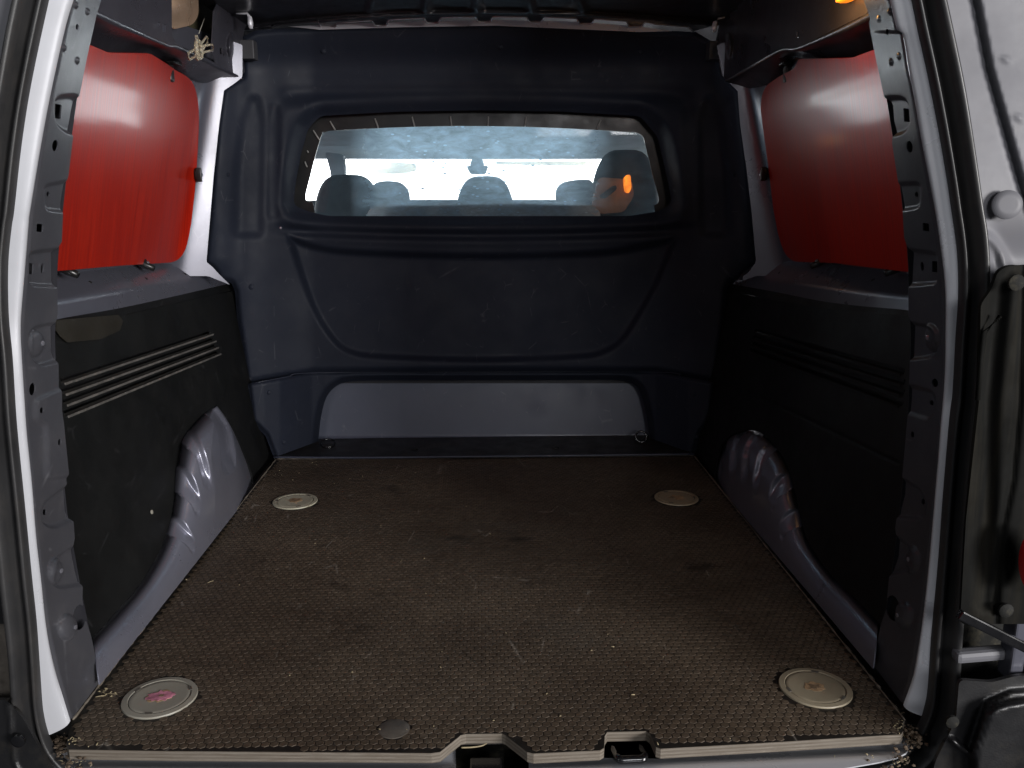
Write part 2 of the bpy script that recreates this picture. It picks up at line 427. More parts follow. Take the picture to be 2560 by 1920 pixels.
def mat_ply():
    m, nt, b = new_mat('plywood_edge')
    tc = nt.nodes.new('ShaderNodeTexCoord'); sx = nt.nodes.new('ShaderNodeSeparateXYZ'); nt.links.new(tc.outputs['Object'], sx.inputs[0])
    mul = nt.nodes.new('ShaderNodeMath'); mul.operation = 'MULTIPLY'; mul.inputs[1].default_value = 1 / 0.0026; nt.links.new(sx.outputs[2], mul.inputs[0])
    fr = nt.nodes.new('ShaderNodeMath'); fr.operation = 'PINGPONG'; fr.inputs[1].default_value = 1.0; nt.links.new(mul.outputs[0], fr.inputs[0])
    v = coords(nt, (6, 6, 200))
    c = mix(nt, ramp(nt, fr.outputs[0], [(0.35, 0.0), (0.6, 1.0)]), (0.145, 0.124, 0.100), (0.225, 0.198, 0.165))
    c = mix(nt, ramp(nt, noise(nt, v, 4, 5, 0.7), [(0.36, 0.0), (0.68, 0.85)]), c, (0.085, 0.064, 0.043))
    nt.links.new(c, b.inputs['Base Color']); b.inputs['Roughness'].default_value = 0.85
    return m
M['ply'] = mat_ply()

def mat_glass():
    """dirty bulkhead glass: clear pane with a smeared film that scatters the daylight, its blue haze also imitating glare"""
    m, nt, b = new_mat('smeared_glare_glass')
    nt.nodes.remove(b); out = nt.nodes['Material Output']
    tr = nt.nodes.new('ShaderNodeBsdfTransparent'); gl = nt.nodes.new('ShaderNodeBsdfGlossy'); gl.inputs['Roughness'].default_value = 0.03
    fr = nt.nodes.new('ShaderNodeFresnel'); fr.inputs[0].default_value = 1.45
    m1 = nt.nodes.new('ShaderNodeMixShader'); nt.links.new(fr.outputs[0], m1.inputs[0]); nt.links.new(tr.outputs[0], m1.inputs[1]); nt.links.new(gl.outputs[0], m1.inputs[2])
    tl = nt.nodes.new('ShaderNodeBsdfTranslucent'); tl.inputs[0].default_value = (0.58, 0.82, 1.0, 1)
    v = coords(nt, (1, 1, 2.2), (0, 0.5, 0)); v2 = coords(nt, (1.0, 1, 2.6), (0, -0.55, 0))
    sn = nt.nodes.new('ShaderNodeTexNoise'); sn.inputs['Scale'].default_value = 18; sn.inputs['Detail'].default_value = 8; sn.inputs['Roughness'].default_value = 0.7; sn.inputs['Distortion'].default_value = 0.5
    nt.links.new(v2, sn.inputs['Vector'])
    smear = ramp(nt, sn.outputs['Fac'], [(0.30, 0.42), (0.70, 0.92)])
    tcx = nt.nodes.new('ShaderNodeTexCoord'); sxx = nt.nodes.new('ShaderNodeSeparateXYZ'); nt.links.new(tcx.outputs['Object'], sxx.inputs[0])
    ab = nt.nodes.new('ShaderNodeMath'); ab.operation = 'ABSOLUTE'; nt.links.new(sxx.outputs[0], ab.inputs[0])
    smear = mix(nt, 1.0, smear, ramp(nt, ab.outputs[0], [(0.25, 1.0), (0.38, 0.07)]), 'MULTIPLY')
    spots = nt.nodes.new('ShaderNodeTexVoronoi'); spots.inputs['Scale'].default_value = 38; nt.links.new(v, spots.inputs['Vector'])
    sp_ = ramp(nt, spots.outputs['Distance'], [(0.12, 0.9), (0.22, 0.0)])
    gate = ramp(nt, noise(nt, v, 14, 2), [(0.50, 0.0), (0.58, 1.0)])
    sg_ = mix(nt, 1.0, mix(nt, 1.0, sp_, gate, 'MULTIPLY'), ramp(nt, ab.outputs[0], [(0.22, 1.0), (0.34, 0.0)]), 'MULTIPLY')  # blotches kept to mid-pane, imitating white glare
    f = mix(nt, 1.0, smear, sg_, 'ADD')
    m2 = nt.nodes.new('ShaderNodeMixShader'); nt.links.new(f, m2.inputs[0]); nt.links.new(m1.outputs[0], m2.inputs[1]); nt.links.new(tl.outputs[0], m2.inputs[2])
    nt.links.new(m2.outputs[0], out.inputs[0]); return m
M['glass'] = mat_glass()
def mat_clear(name, col):
    m, nt, b = new_mat(name)
    b.inputs['Base Color'].default_value = (*col, 1); b.inputs['Roughness'].default_value = 0.12
    b.inputs['Transmission Weight'].default_value = 0.75; b.inputs['IOR'].default_value = 1.4
    nt.links.new(ramp(nt, noise(nt, coords(nt), 60, 3), [(0.3, 0.05), (0.7, 0.3)]), b.inputs['Roughness'])
    return m
M['clear'] = mat_clear('clear_yellowed_plastic', (0.92, 0.84, 0.66))
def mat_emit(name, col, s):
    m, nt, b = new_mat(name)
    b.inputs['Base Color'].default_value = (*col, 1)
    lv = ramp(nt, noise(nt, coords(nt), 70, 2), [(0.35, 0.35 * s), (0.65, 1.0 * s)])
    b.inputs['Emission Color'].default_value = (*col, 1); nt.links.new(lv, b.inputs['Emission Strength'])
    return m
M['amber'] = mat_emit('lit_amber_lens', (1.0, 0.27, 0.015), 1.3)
M['warm'] = basic('amber_reflection_brown', (0.20, 0.075, 0.022), 0.5, var=0.3, vscale=30)  # lamplit orange of the reflected rail, put into the colour
M['headrest'] = basic('dark_headrest', (0.012, 0.012, 0.013), 0.8, var=0.3, vscale=30)

# ================================================================== THE VAN
van = empty('cargo_van', (0.0, 1.05, -0.05), 'silver cargo van seen into its open load bay through the rear doorway', 'van')
def V_(o):                                     # parent a part built in world coordinates to the van
    o.parent = van; o.matrix_parent_inverse = van.matrix_basis.inverted(); return o
bpy.context.view_layer.update()
YF = 2.36                                       # far end of the floor board
MIDX = 0.011

# ---------------------------------------------------------------- upper bulkhead
win_hole = rounded([(734, 513), (738, 465), (752, 388), (770, 322), (800, 290), (1000, 279), (1200, 276), (1400, 279), (1600, 290),
                    (1643, 340), (1664, 430), (1680, 505), (1650, 528), (1570, 540), (820, 540), (770, 528)], 14)
up_out = A([(606, 92), (640, 76), (700, 71), (800, 68), (1000, 63), (1250, 58), (1450, 64), (1640, 76), (1740, 80), (1790, 110), (1800, 150), (1812, 190),
            (1848, 225), (1856, 300), (1872, 420), (1886, 540), (1895, 640), (1900, 655), (1882, 668), (1862, 684), (1856, 697), (1830, 702), (1818, 722), (1812, 800),
            (1800, 880), (1790, 956), (1640, 929), (1200, 928), (785, 931), (617, 959), (606, 880), (593, 800), (587, 728), (578, 707), (548, 700), (541, 682), (528, 668), (511, 658),
            (511, 640), (519, 560), (529, 440), (543, 310), (556, 222), (580, 206), (604, 190)])
pocket = np.concatenate([smooth([(722, 592), (790, 617), (900, 630), (1190, 639), (1480, 632), (1620, 612), (1690, 594)], 6),
                         smooth([(1690, 594), (1640, 710), (1590, 800), (1555, 850), (1510, 880), (1440, 893), (1200, 901), (960, 893), (880, 882), (832, 848), (780, 760), (722, 592)], 6)[1:-1]])
surround = rounded([(700, 560), (690, 420), (692, 300), (712, 256), (760, 250), (1200, 246), (1640, 250), (1700, 262), (1730, 320), (1735, 430), (1730, 560)], 40)
ribL = rounded([(584, 590), (588, 440), (606, 300), (622, 244), (648, 244), (660, 300), (656, 590)], 18)
ribL2 = rounded([(668, 545), (672, 300), (680, 262), (694, 262), (700, 300), (697, 545)], 10)
ribR = ribL.copy(); ribR[:, 0] = 2 * 1204 - ribR[:, 0]; ribR2 = ribL2.copy(); ribR2[:, 0] = 2 * 1204 - ribR2[:, 0]

def bulk_Y(u, v):
    q = np.stack([u, v], 1)
    # plan: centre set back, wings turned towards the doorway
    wl = sstep(u, 790, 600); wr = sstep(u, 1630, 1825)
    y = 2.485 - 0.09 * wl - 0.09 * wr
    # side flanges lean further back again next to the side walls
    y = y - 0.04 * sstep(u, 612, 535) * sstep(v, 720, 640) - 0.04 * sstep(u, 1796, 1868) * sstep(v, 720, 640)
    # top shelf curving towards the roof
    y = y - 0.05 * sstep(v, 190, 50)
    # window surround stands out; lips round the opening
    ds = sdf(q, surround); y = y - 0.022 * sstep(ds, 28, -28)
    dw = sdf(q, win_hole); y = y + 0.040 * sstep(dw, 44, -4)
    # bead and groove under the window
    m = sstep(u, 660, 760) * sstep(u, 1760, 1640)
    bend = 14 * ((u - 1204) / 500.0) ** 2
    vv = v + bend
    y = y - 0.010 * m * np.exp(-((vv - 566) / 15.0) ** 2) + 0.012 * m * np.exp(-((vv - 588) / 11.0) ** 2) - 0.004 * m * np.exp(-((vv - 606) / 10.0) ** 2)
    # shield shaped pocket
    dp = sdf(q, pocket); y = y + 0.024 * sstep(dp, 9, -12)
    for r in (ribL, ribR): y = y + 0.013 * sstep(sdf(q, r), 14, -18)
    for r in (ribL2, ribR2): y = y + 0.006 * sstep(sdf(q, r), 10, -10)
    # horizontal swelling above the window
    y = y + 0.007 * np.exp(-((v - 235) / 20.0) ** 2) * sstep(u, 690, 720) * sstep(u, 1740, 1700)
    y = y + 0.006 * np.exp(-((v - 150) / 40.0) ** 2)
    # rounded outer edge
    do = -sdf(q, up_out); y = y + 0.016 * sstep(do, 12, 0)
    return y
bulk_surf = lambda u, v: onY(u, v, bulk_Y(u, v))
bulkhead = V_(patch('bulkhead', up_out, bulk_surf, 5.0, M['bulkhead'], holes=[win_hole], thick=0.004))
def child(o, p):
    o.parent = p; o.matrix_parent_inverse = (van.matrix_basis if p.parent is None else (p.matrix_parent_inverse @ p.matrix_basis if False else p.matrix_basis)).inverted() if False else o.matrix_parent_inverse
    return o
# every part mesh is built in world space; parts keep an identity world matrix so sub-parts can parent with no offset
def S(o, p):
    o.parent = p; return o
def pix_on_bulk(u, v, off=0.0):
    p = bulk_surf(A([u]), A([v]))[0]; d = p - C0; d /= np.linalg.norm(d); return p - d * off
for (u, v, r) in [(628, 717, .008), (1842, 700, .007), (570, 437, .005), (1836, 437, .005), (702, 570, .0045), (808, 127, .007), (1252, 117, .007), (1600, 130, .006)]:
    S(lathe('screw_cap', [(r, 0), (r, .002), (r * .7, .004), (0, .0045)], M['bulkhead'] if r > .0048 else M['bolt'], None, pix_on_bulk(u, v, -.001), (0, -1, 0.05), 16), bulkhead)

# dark moulded border of the pane, with the small ribs that show along its top
glass_line = np.concatenate([smooth([(781, 505), (763, 496), (775, 440), (797, 358), (806, 335), (822, 327)], 5),
                             smooth([(822, 327), (1000, 318), (1200, 315), (1400, 320), (1590, 331)], 4)[1:],
                             smooth([(1590, 331), (1606, 340), (1613, 360), (1633, 440), (1648, 500), (1636, 513)], 5)[1:], A([(1500, 513), (1200, 513), (800, 513)])])
big = rounded([(715, 560), (715, 480), (735, 380), (755, 300), (790, 268), (1200, 258), (1620, 268), (1660, 300), (1690, 420), (1710, 560)], 15)
lower_strip = A([(800, 513), (1500, 513), (1636, 513), (1640, 545), (790, 545), (781, 505)])
frame_hole = np.concatenate([glass_line[:-3], A([(1640, 545), (790, 545)])])
wf = V_(patch('window_frame', big, lambda u, v: onY(u, v, 2.545 + 0 * u), 6.0, M['black'], holes=[frame_hole], thick=0.006))
for (u0, v0, u1, v1) in [(825, 303, 838, 325), (937, 296, 946, 320), (1030, 292, 1037, 317), (1126, 291, 1129, 315), (1221, 291, 1220, 315), (1316, 292, 1312, 317), (1502, 300, 1493, 322), (783, 326, 800, 352), (768, 376, 771, 382), (762, 404, 768, 418)]:
    a, b = onY(A([u0, u1]), A([v0, v1]), 2.538)
    S(tube('frame_rib', [a, b], 0.0022, M['cabgrey'], None, 6), wf)
pane = V_(patch('bulkhead_window_pane', big * 0.985 + A([1204, 410]) * 0.015, lambda u, v: onY(u, v, 2.556 + 0 * u), 30.0, M['glass']))

# ---------------------------------------------------------------- lower bulkhead
low_out = A([(617, 959), (785, 931), (1200, 928), (1640, 929), (1790, 956), (1782, 1030), (1772, 1060), (1752, 1085), (1737, 1136), (1622, 1094), (1200, 1098), (796, 1103), (687, 1143),
             (682, 1138), (664, 1090), (628, 1055)])
recess = np.concatenate([A([(790, 1150), (796, 1100)]), smooth([(796, 1100), (803, 1041), (817, 992), (844, 963), (884, 953), (960, 951)], 5)[1:], smooth([(1480, 950), (1557, 951), (1593, 968), (1609, 1006), (1619, 1055), (1623, 1097)], 5), A([(1628, 1150)])])
def low_Y(u, v):
    q = np.stack([u, v], 1)
    y = np.interp(u, [600, 617, 660, 700, 740, 780, 815, 850, 1570, 1605, 1640, 1680, 1720, 1760, 1790, 1810], [2.345, 2.35, 2.37, 2.40, 2.445, 2.49, 2.515, 2.525, 2.525, 2.515, 2.49, 2.445, 2.40, 2.37, 2.35, 2.345])
    do = seg_dist(q, low_out[:5], False)[0]; y = y + 0.012 * sstep(do, 7, 0)
    dl = seg_dist(q, A([(617, 959), (628, 1055), (664, 1090), (682, 1138)]), False)[0]; y = y + 0.02 * sstep(dl, 14, 0)
    dr = seg_dist(q, A([(1790, 956), (1782, 1030), (1772, 1060), (1752, 1085), (1737, 1136)]), False)[0]; y = y + 0.02 * sstep(dr, 14, 0)
    dc = sdf(q, recess); y = y + 0.03 * sstep(dc, 16, 0)          # cut-out edge rolls back onto the riser
    return y
low_surf = lambda u, v: onY(u, v, low_Y(u, v))
lower = V_(patch('lower_bulkhead', low_out, low_surf, 4.0, M['bulkhead'], holes=[recess], thick=0.004))
M['riser'] = basic('grey_riser_panel', (0.090, 0.100, 0.138), 0.40, spec=0.5, var=0.08, vscale=6, dust=((0.16, 0.15, 0.14), 0.12), scr=0.3)
rz = A([(770, 930), (1650, 930), (1650, 1104), (770, 1110)])
V_(patch('riser_panel', rz, lambda u, v: onY(u, v, 2.575 + 0.03 * (1 - np.clip((v - 930) / 170, 0, 1)) - 0.02 * sstep(v, 1092, 1104)), 6.0, M['riser'], thick=0.003))
def pix_on_low(u, v): return low_surf(A([u]), A([v]))[0]
for (u, v) in [(672, 981), (709, 1105), (1742, 1092), (1735, 985)]:
    S(lathe('screw_cap', [(.0065, 0), (.0065, .002), (.004, .004), (0, .0045)], M['bulkhead'], None, pix_on_low(u, v), (0.1, -1, 0.1), 14), lower)
# bright seam between the two mouldings
sm_pts = smooth([(640, 955), (720, 940), (785, 930.5), (1200, 928), (1640, 928.5), (1700, 938)], 6)
pp = np.array([pix_on_low(u, v + 2) + A([0, -0.004, 0.001]) for u, v in sm_pts])
S(tube('seam_edge', pp, [0.0006 + 0.0010 * math.sin(math.pi * i / (len(pp) - 1)) ** 0.4 for i in range(len(pp))], M['lower'], None, 6), lower)

# ledge in front of it
led = A([(687, 1142), (796, 1101), (1200, 1097), (1623, 1092), (1735, 1134), (1200, 1141)])
ledge_poly = onZ(led[:, 0], led[:, 1], 0.004)
ledge_poly[:, 1] += np.array([0, .02, .02, .02, 0, 0])
ledge = V_(poly_slab('front_ledge', ledge_poly, 0.05, M['ledge'], M['ledge']))
fe = smooth([(684, 1143), (900, 1144), (1200, 1141), (1500, 1138), (1737, 1135)], 8)
S(tube('ledge_lip', onZ(fe[:, 0], fe[:, 1], 0.006), 0.0035, M['lower'], None, 8), ledge)
for (u, v) in [(1036, 1122), (1389, 1119)]:
    S(lathe('floor_screw', [(.011, 0), (.011, .002), (.006, .003), (0, .002)], M['ledge'], None, onZ(A([u]), A([v]), 0.005)[0], (0, 0, 1), 16), ledge)
def ring(name, c, r, axis, mat, wire=.0028):
    q = Vector((0, 0, 1)).rotation_difference(Vector(axis)); bm = bmesh.new()
    pts = [Vector(c) + q @ Vector((r * math.cos(t), r * math.sin(t), 0)) for t in np.linspace(0, 2 * math.pi, 29)]
    tube_bm(bm, pts, wire, 6, False); return from_bm(name, bm, mat)
c1 = onZ(A([820]), A([1108]), 0.012)[0]; c2 = onZ(A([1601]), A([1099]), 0.012)[0]
S(ring('tie_down_ring', c1, .021, (0.05, -.35, 1), M['strut']), ledge)
S(ring('tie_down_ring', c2 + A([0, -.01, .012]), .0165, (0, -1, .35), M['strut']), ledge)
for c in (c1, c2): S(lathe('ring_foot', [(.02, -.006), (.02, -.004), (.012, -.002), (0, 0)], M['ledge'], None, c, (0, 0, 1), 18), ledge)

# ---------------------------------------------------------------- plywood floor board
rear_edge = [(172, 1874), (430, 1878), (700, 1880), (1078, 1883), (1100, 1880), (1152, 1838), (1165, 1835), (1255, 1834), (1264, 1838), (1318, 1880), (1334, 1884), (1500, 1876), (1510, 1870),
             (1512, 1840), (1518, 1830), (1616, 1828), (1626, 1836), (1640, 1868), (1652, 1872), (1900, 1858), (2252, 1836), (2258, 1828), (2255, 1808), (2262, 1800)]
brd = A([(170, 1840), (182, 1800)] + [(690, 1148), (1200, 1144), (1735, 1139)] + rear_edge[::-1] + [(166, 1862)])
top3 = onZ(brd[:, 0], brd[:, 1], 0.0)
def in_board(xy): return inside(xy, top3[:, :2])
board = empty('plywood_board', (0, 1.7, -0.018), 'brown plywood load floor with hexagon tread pattern and notched rear edge', 'floor board')
def B_(o): o.parent = board; o.matrix_parent_inverse = board.matrix_basis.inverted(); return o
bpy.context.view_layer.update()
panel = B_(poly_slab('panel', top3, 0.0155, M['floor'], M['ply']))

cap_px = [('a', 400, 1745), ('b', 2038, 1720.5), ('c', 738, 1254), ('d', 1691, 1245.5)]
caps3 = {k: onZ(A([u]), A([v]), 0.0)[0] for k, u, v in cap_px}
disc3 = onZ(A([985]), A([1823]), 0.0)[0]
CAPR = 0.0545
# hexagon tread: raised hexagons in staggered rows
pit = 0.0125; rowh = pit * 0.866; R0, R1 = pit * 0.525, pit * 0.474
xs, ys = [], []
lo, hi = top3.min(0), top3.max(0)
cents = []
for j in range(int((hi[1] - lo[1]) / rowh) + 2):
    for i in range(int((hi[0] - lo[0]) / pit) + 2):
        cents.append((lo[0] + (i + 0.5 * (j % 2)) * pit, lo[1] + j * rowh))
cents = A(cents)
dd, _ = seg_dist(cents, top3[:, :2]); ok = in_board(cents) & (dd > 0.0075)
for c in caps3.values(): ok &= np.hypot(cents[:, 0] - c[0], cents[:, 1] - c[1]) > CAPR + 0.004
ok &= np.hypot(cents[:, 0] - disc3[0], cents[:, 1] - disc3[1]) > 0.0255
cents = cents[ok]; n = len(cents)
ang = np.radians(np.arange(6) * 60 + 30)
hh = 0.0008
V = np.zeros((n, 12, 3)); 
V[:, :6, 0] = cents[:, None, 0] + R0 * np.cos(ang); V[:, :6, 1] = cents[:, None, 1] + R0 * np.sin(ang); V[:, :6, 2] = 0.0001
V[:, 6:, 0] = cents[:, None, 0] + R1 * np.cos(ang); V[:, 6:, 1] = cents[:, None, 1] + R1 * np.sin(ang)
V[:, 6:, 2] = hh * (0.75 + 0.25 * np.random.rand(n, 1))
Fs = []
for i in range(n):
    b = i * 12
    Fs.append(tuple(b + 6 + k for k in range(6)))
    for k in range(6): Fs.append((b + k, b + (k + 1) % 6, b + 6 + (k + 1) % 6, b + 6 + k))
hexo = link('hexagon_tread', V.reshape(-1, 3), Fs, M['hex'], None, False, False)
hexo['kind'] = 'stuff'; B_(hexo)
dsc = lathe('smooth_disc', [(.0225, 0.0), (.0225, .0010), (.0212, .0014), (0, .0014)], M['disc'], None, disc3, (0, 0, 1), 36); B_(dsc)

# worn pale edges of the board where the film has rubbed off
for k, line in enumerate(([(182, 1800), (300, 1645), (420, 1492), (560, 1314), (690, 1148)], [(1735, 1139), (1860, 1296), (2000, 1472), (2120, 1622), (2262, 1800)], [(690, 1148), (1200, 1144), (1735, 1139)])):
    q = resample(A(line), 90); p3 = onZ(q[:, 0], q[:, 1], 0.0)
    rr_ = 0.0012 + 0.0024 * np.random.rand(90) ** 1.5
    B_(tube('worn_edge', p3, list(rr_), M['ply'], None, 6))
# ---------------------------------------------------------------- round cover caps
def blob(cx, cy, r, n, jag, seed):
    rs = np.random.RandomState(seed); t = np.linspace(0, 2 * math.pi, n, endpoint=False)
    rr = r * (1 + jag * (rs.rand(n) - 0.5) * 2)
    return np.stack([cx + rr * np.cos(t) * 1.25, cy + rr * np.sin(t)], 1)
def cap(key, label, stick, seed, ang0, mk='cap'):
    c = caps3[key]
    e = empty('floor_cover_cap', c, label, 'cover cap', 'round cover caps in the plywood floor')
    R = CAPR
    o = lathe('ring', [(R, 0), (R, .0016), (R * .985, .0026), (R * .84, .0032), (R * .825, .0026), (R * .82, .0008)], M[mk], e, (0, 0, 0), (0, 0, 1), 64)
    o = lathe('groove', [(R * .83, .0006), (R * .79, .0006)], M['cap_dark'], e, (0, 0, 0), (0, 0, 1), 48)
    lid = lathe('lid', [(R * .80, .0004), (R * .80, .0022), (R * .78, .0028), (R * .70, .0025), (0, .0024)], M[mk], e, (0, 0, 0), (0, 0, 1), 64)
    for a in (ang0, ang0 + 2.2, ang0 + 4.2):
        p = Vector((R * .81 * math.cos(a), R * .81 * math.sin(a), .0025))
        box('catch', p, (.011, .0045, .002), M['cap_dark'], e, Euler((0, 0, a + math.pi / 2)), 0)
    for q, (mat, r, jag, dz, off) in enumerate(stick):
        pts = blob(off[0], off[1], r, 22, jag, seed + q)
        bm = bmesh.new(); vs_ = [bm.verts.new((x, y, .0027 + dz)) for x, y in pts]; f = bm.faces.new(vs_)
        g = bmesh.ops.extrude_face_region(bm, geom=[f])
        for v in g['geom']:
            if isinstance(v, bmesh.types.BMVert): v.co.z += .0003
        o = from_bm('sticker_residue', bm, mat, lid, False)
    return e
cap('a', 'round grey cover cap with torn pink sticker residue on the plywood floor', [(M['tan'], .0155, .22, 0, (-.001, .0)), (M['pink'], .0135, .25, .0004, (-.001, .0)), (M['rust'], .003, .3, .0008, (.002, .001)), (M['pink'], .007, .3, .0005, (.012, .004))], 3, 0.5)
cap('b', 'round grey cover cap with square tan sticker residue beside the right wheel arch strip', [(M['tan'], .0125, .16, 0, (-.001, .0)), (M['rust'], .007, .45, .0004, (-.001, -.001))], 12, 3.3, 'cap_b')
cap('c', 'round cream cover cap with dark torn sticker scrap near the ribbed left wheel arch', [(M['tan'], .014, .3, 0, (.0, .004)), (M['rust'], .010, .5, .0004, (.0, .004))], 21, 0.9, 'cap_c')
cap('d', 'round tan cover cap with faint scraped residue near the ribbed right wheel arch', [(M['tan'], .014, .45, 0, (.004, .0)), (M['rust'], .006, .6, .0004, (-.012, .0))], 33, 2.0, 'cap_d')

# ---------------------------------------------------------------- side walls
def side(s):
    """s = -1 left, +1 right; pixel outlines are traced separately for each side"""
    L = s < 0
    # -- trim board, leaning outwards with height:  s*X = a + b*Z
    ta, tb = 0.624, 0.155
    n_t = (s * 1.0, 0.0, -tb)
    def trim_surf(u, v, off=0.0): return on_plane(u, v, n_t, ta - off)
    if L:
        cut = smooth([(640, 1250), (636, 1222), (628, 1180), (608, 1126), (580, 1065), (548, 1017), (535, 1016), (505, 1038), (474, 1072), (455, 1108), (444, 1160), (437, 1230), (425, 1305), (405, 1362), (380, 1412), (345, 1466), (290, 1530), (232, 1592), (150, 1678)], 5)
        outer = A([(150, 1678), (60, 1500), (60, 815), (145, 802), (307, 789), (443, 757), (513, 741), (606, 724), (612, 760), (624, 860), (640, 957), (655, 1050), (690, 1085), (706, 1146), (670, 1190), (640, 1224)])
        poly = np.concatenate([cut[cut[:, 1] < 1679], outer]) if False else np.concatenate([cut, outer[1:]])
        slots = [((152, 952), (527, 831)), ((155, 979), (534, 848)), ((158, 1006), (540, 864)), ((160, 1034), (546, 880))]
    else:
        cut = smooth([(1785, 1202), (1789, 1165), (1800, 1118), (1824, 1090), (1850, 1079), (1876, 1075), (1907, 1085), (1938, 1117), (1958, 1145), (1971, 1171), (1985, 1222), (1999, 1282), (2010, 1325), (2024, 1360), (2046, 1396), (2082, 1442), (2130, 1488), (2176, 1535), (2230, 1592), (2300, 1660)], 5)
        outer = A([(2300, 1660), (2380, 1500), (2380, 812), (2271, 790), (2050, 770), (1923, 748), (1800, 724), (1794, 760), (1784, 860), (1768, 957), (1754, 1052), (1730, 1085), (1714, 1136), (1752, 1172)])
        poly = np.concatenate([cut, outer[1:]])
        slots = [((2262, 930), (1888, 826)), ((2262, 956), (1884, 842)), ((2260, 982), (1880, 858)), ((2256, 1010), (1876, 874))]
    holes = []
    for (a, b) in slots:
        a, b = A(a), A(b); d = (b - a) / np.linalg.norm(b - a); nn = A([-d[1], d[0]]); nn = nn if nn[1] > 0 else -nn
        holes.append(np.array([a - nn * 7, b - nn * 4, b + nn * 4, a + nn * 7]))
    arc_line = cut
    def ts(u, v):
        q = np.stack([u, v], 1)
        off = 0.006 * np.exp(-((q[:, 0] - (outer[0, 0])) / 300.0) ** 2) * 0
        if not L:                                  # long pressed groove of this side
            d = seg_dist(q, A([(1790, 945), (1980, 1030), (2245, 1158)]), False)[0]
            off = off - 0.004 * np.exp(-(d / 4.0) ** 2)
        else:
            d = seg_dist(q, A([(405, 1030), (380, 1160), (320, 1265), (290, 1330)]), False)[0]
            off = off - 0.002 * np.exp(-(d / 9.0) ** 2)
        return on_plane(u, v, n_t, ta - off)
    trim = V_(patch('wall_trim', poly, ts, 4.0, M['trim'], holes=holes, thick=0.005))
    for (a, b) in slots:
        a, b = A(a), A(b)
        p, q = trim_surf(A([a[0], b[0]]), A([a[1] + 8, b[1] + 5]), -0.006)
        S(bar_between('vent_slat', p, q, 0.016, 0.0045, M['slat'] if L else M['trim'], None, 0.001), trim)
    # vent backing, a black duct behind the slots
    qa = trim_surf(A([slots[0][0][0], slots[0][1][0], slots[3][1][0], slots[3][0][0]]), A([slots[0][0][1] - 25, slots[0][1][1] - 15, slots[3][1][1] + 15, slots[3][0][1] + 25]), -0.03)
    S(solid(link('vent_duct', qa, [(0, 1, 2, 3)], M['black'], None, False), 0.004), trim)
    # -- ribbed wheel arch between trim cut-out and floor: rounded top running out to the trim, upright inner face
    if L:
        fl = [(250, 1712), (640, 1216)]
        ribs = [([(508, 1028), (535, 1055), (550, 1100), (556, 1190)], [(540, 1015), (572, 1060), (585, 1110), (590, 1180)]),
                ([(470, 1066), (500, 1100), (521, 1160), (532, 1225)], [(455, 1100), (488, 1138), (502, 1175), (510, 1225)]),
                ([(444, 1158), (474, 1180), (494, 1220), (505, 1262)], [(436, 1222), (468, 1248), (484, 1272), (492, 1300)]),
                ([(426, 1286), (455, 1300), (480, 1335), (490, 1360)], [(412, 1334), (444, 1345), (472, 1370), (482, 1395)])]
    else:
        fl = [(2182, 1672), (1783, 1200)]
        ribs = [([(1822, 1088), (1813, 1120), (1808, 1200)], [(1800, 1118), (1797, 1140), (1795, 1200)]),
                ([(1862, 1076), (1845, 1115), (1838, 1200)], [(1842, 1082), (1828, 1120), (1822, 1200)]),
                ([(1908, 1084), (1880, 1120), (1869, 1175), (1868, 1220)], [(1888, 1078), (1862, 1115), (1853, 1175), (1852, 1215)]),
                ([(1943, 1120), (1909, 1155), (1898, 1205), (1896, 1240)], [(1926, 1102), (1896, 1135), (1884, 1185), (1880, 1230)]),
                ([(1972, 1172), (1937, 1197), (1924, 1230), (1920, 1260)], [(1986, 1216), (1950, 1240), (1938, 1262), (1934, 1290)]),
                ([(2000, 1266), (1968, 1279), (1952, 1300), (1946, 1322)], [(2013, 1312), (1974, 1328), (1960, 1346), (1956, 1365)])]
    apoly = np.concatenate([cut[(cut[:, 1] < 1600) if L else (cut[:, 1] < 1566)], A(fl)])
    xin = s * 0.596 + MIDX
    def arch_surf(u, v):
        q = np.stack([u, v], 1); d = ray(u, v); n_ = A(n_t)
        tt = (ta + 0.025 - C0 @ n_) / (d @ n_); ti = (xin - C0[0]) / d[:, 0]
        dc = seg_dist(q, cut, False)[0]
        w = np.clip(dc / 120.0, 0, 1); g = np.sqrt(1 - (1 - w) ** 2)
        t = tt * (1 - g) + ti * g
        amp = np.zeros(len(u))
        for hi, lo_r in ribs:
            hi, lo_r = smooth(hi, 5), smooth(lo_r, 5)
            band = np.concatenate([hi, lo_r[::-1]])
            e = sdf(q, band)
            end = np.minimum(np.hypot(u - hi[-1, 0], v - hi[-1, 1]), np.hypot(u - lo_r[-1, 0], v - lo_r[-1, 1]))
            amp = amp - 0.012 * sstep(e, 1.5, -3.5) * sstep(end, 2, 60)
        p = C0 + t[:, None] * d
        p[:, 0] -= s * amp; p[:, 1] -= amp * 0.5; p[:, 2] += amp * 0.3
        return p
    arch = V_(patch('wheel_arch', apoly, arch_surf, 1.6, M['arch'], thick=0.002))
    # -- metal window frame, leaning inwards with height
    wa, wb = 0.762, -0.215
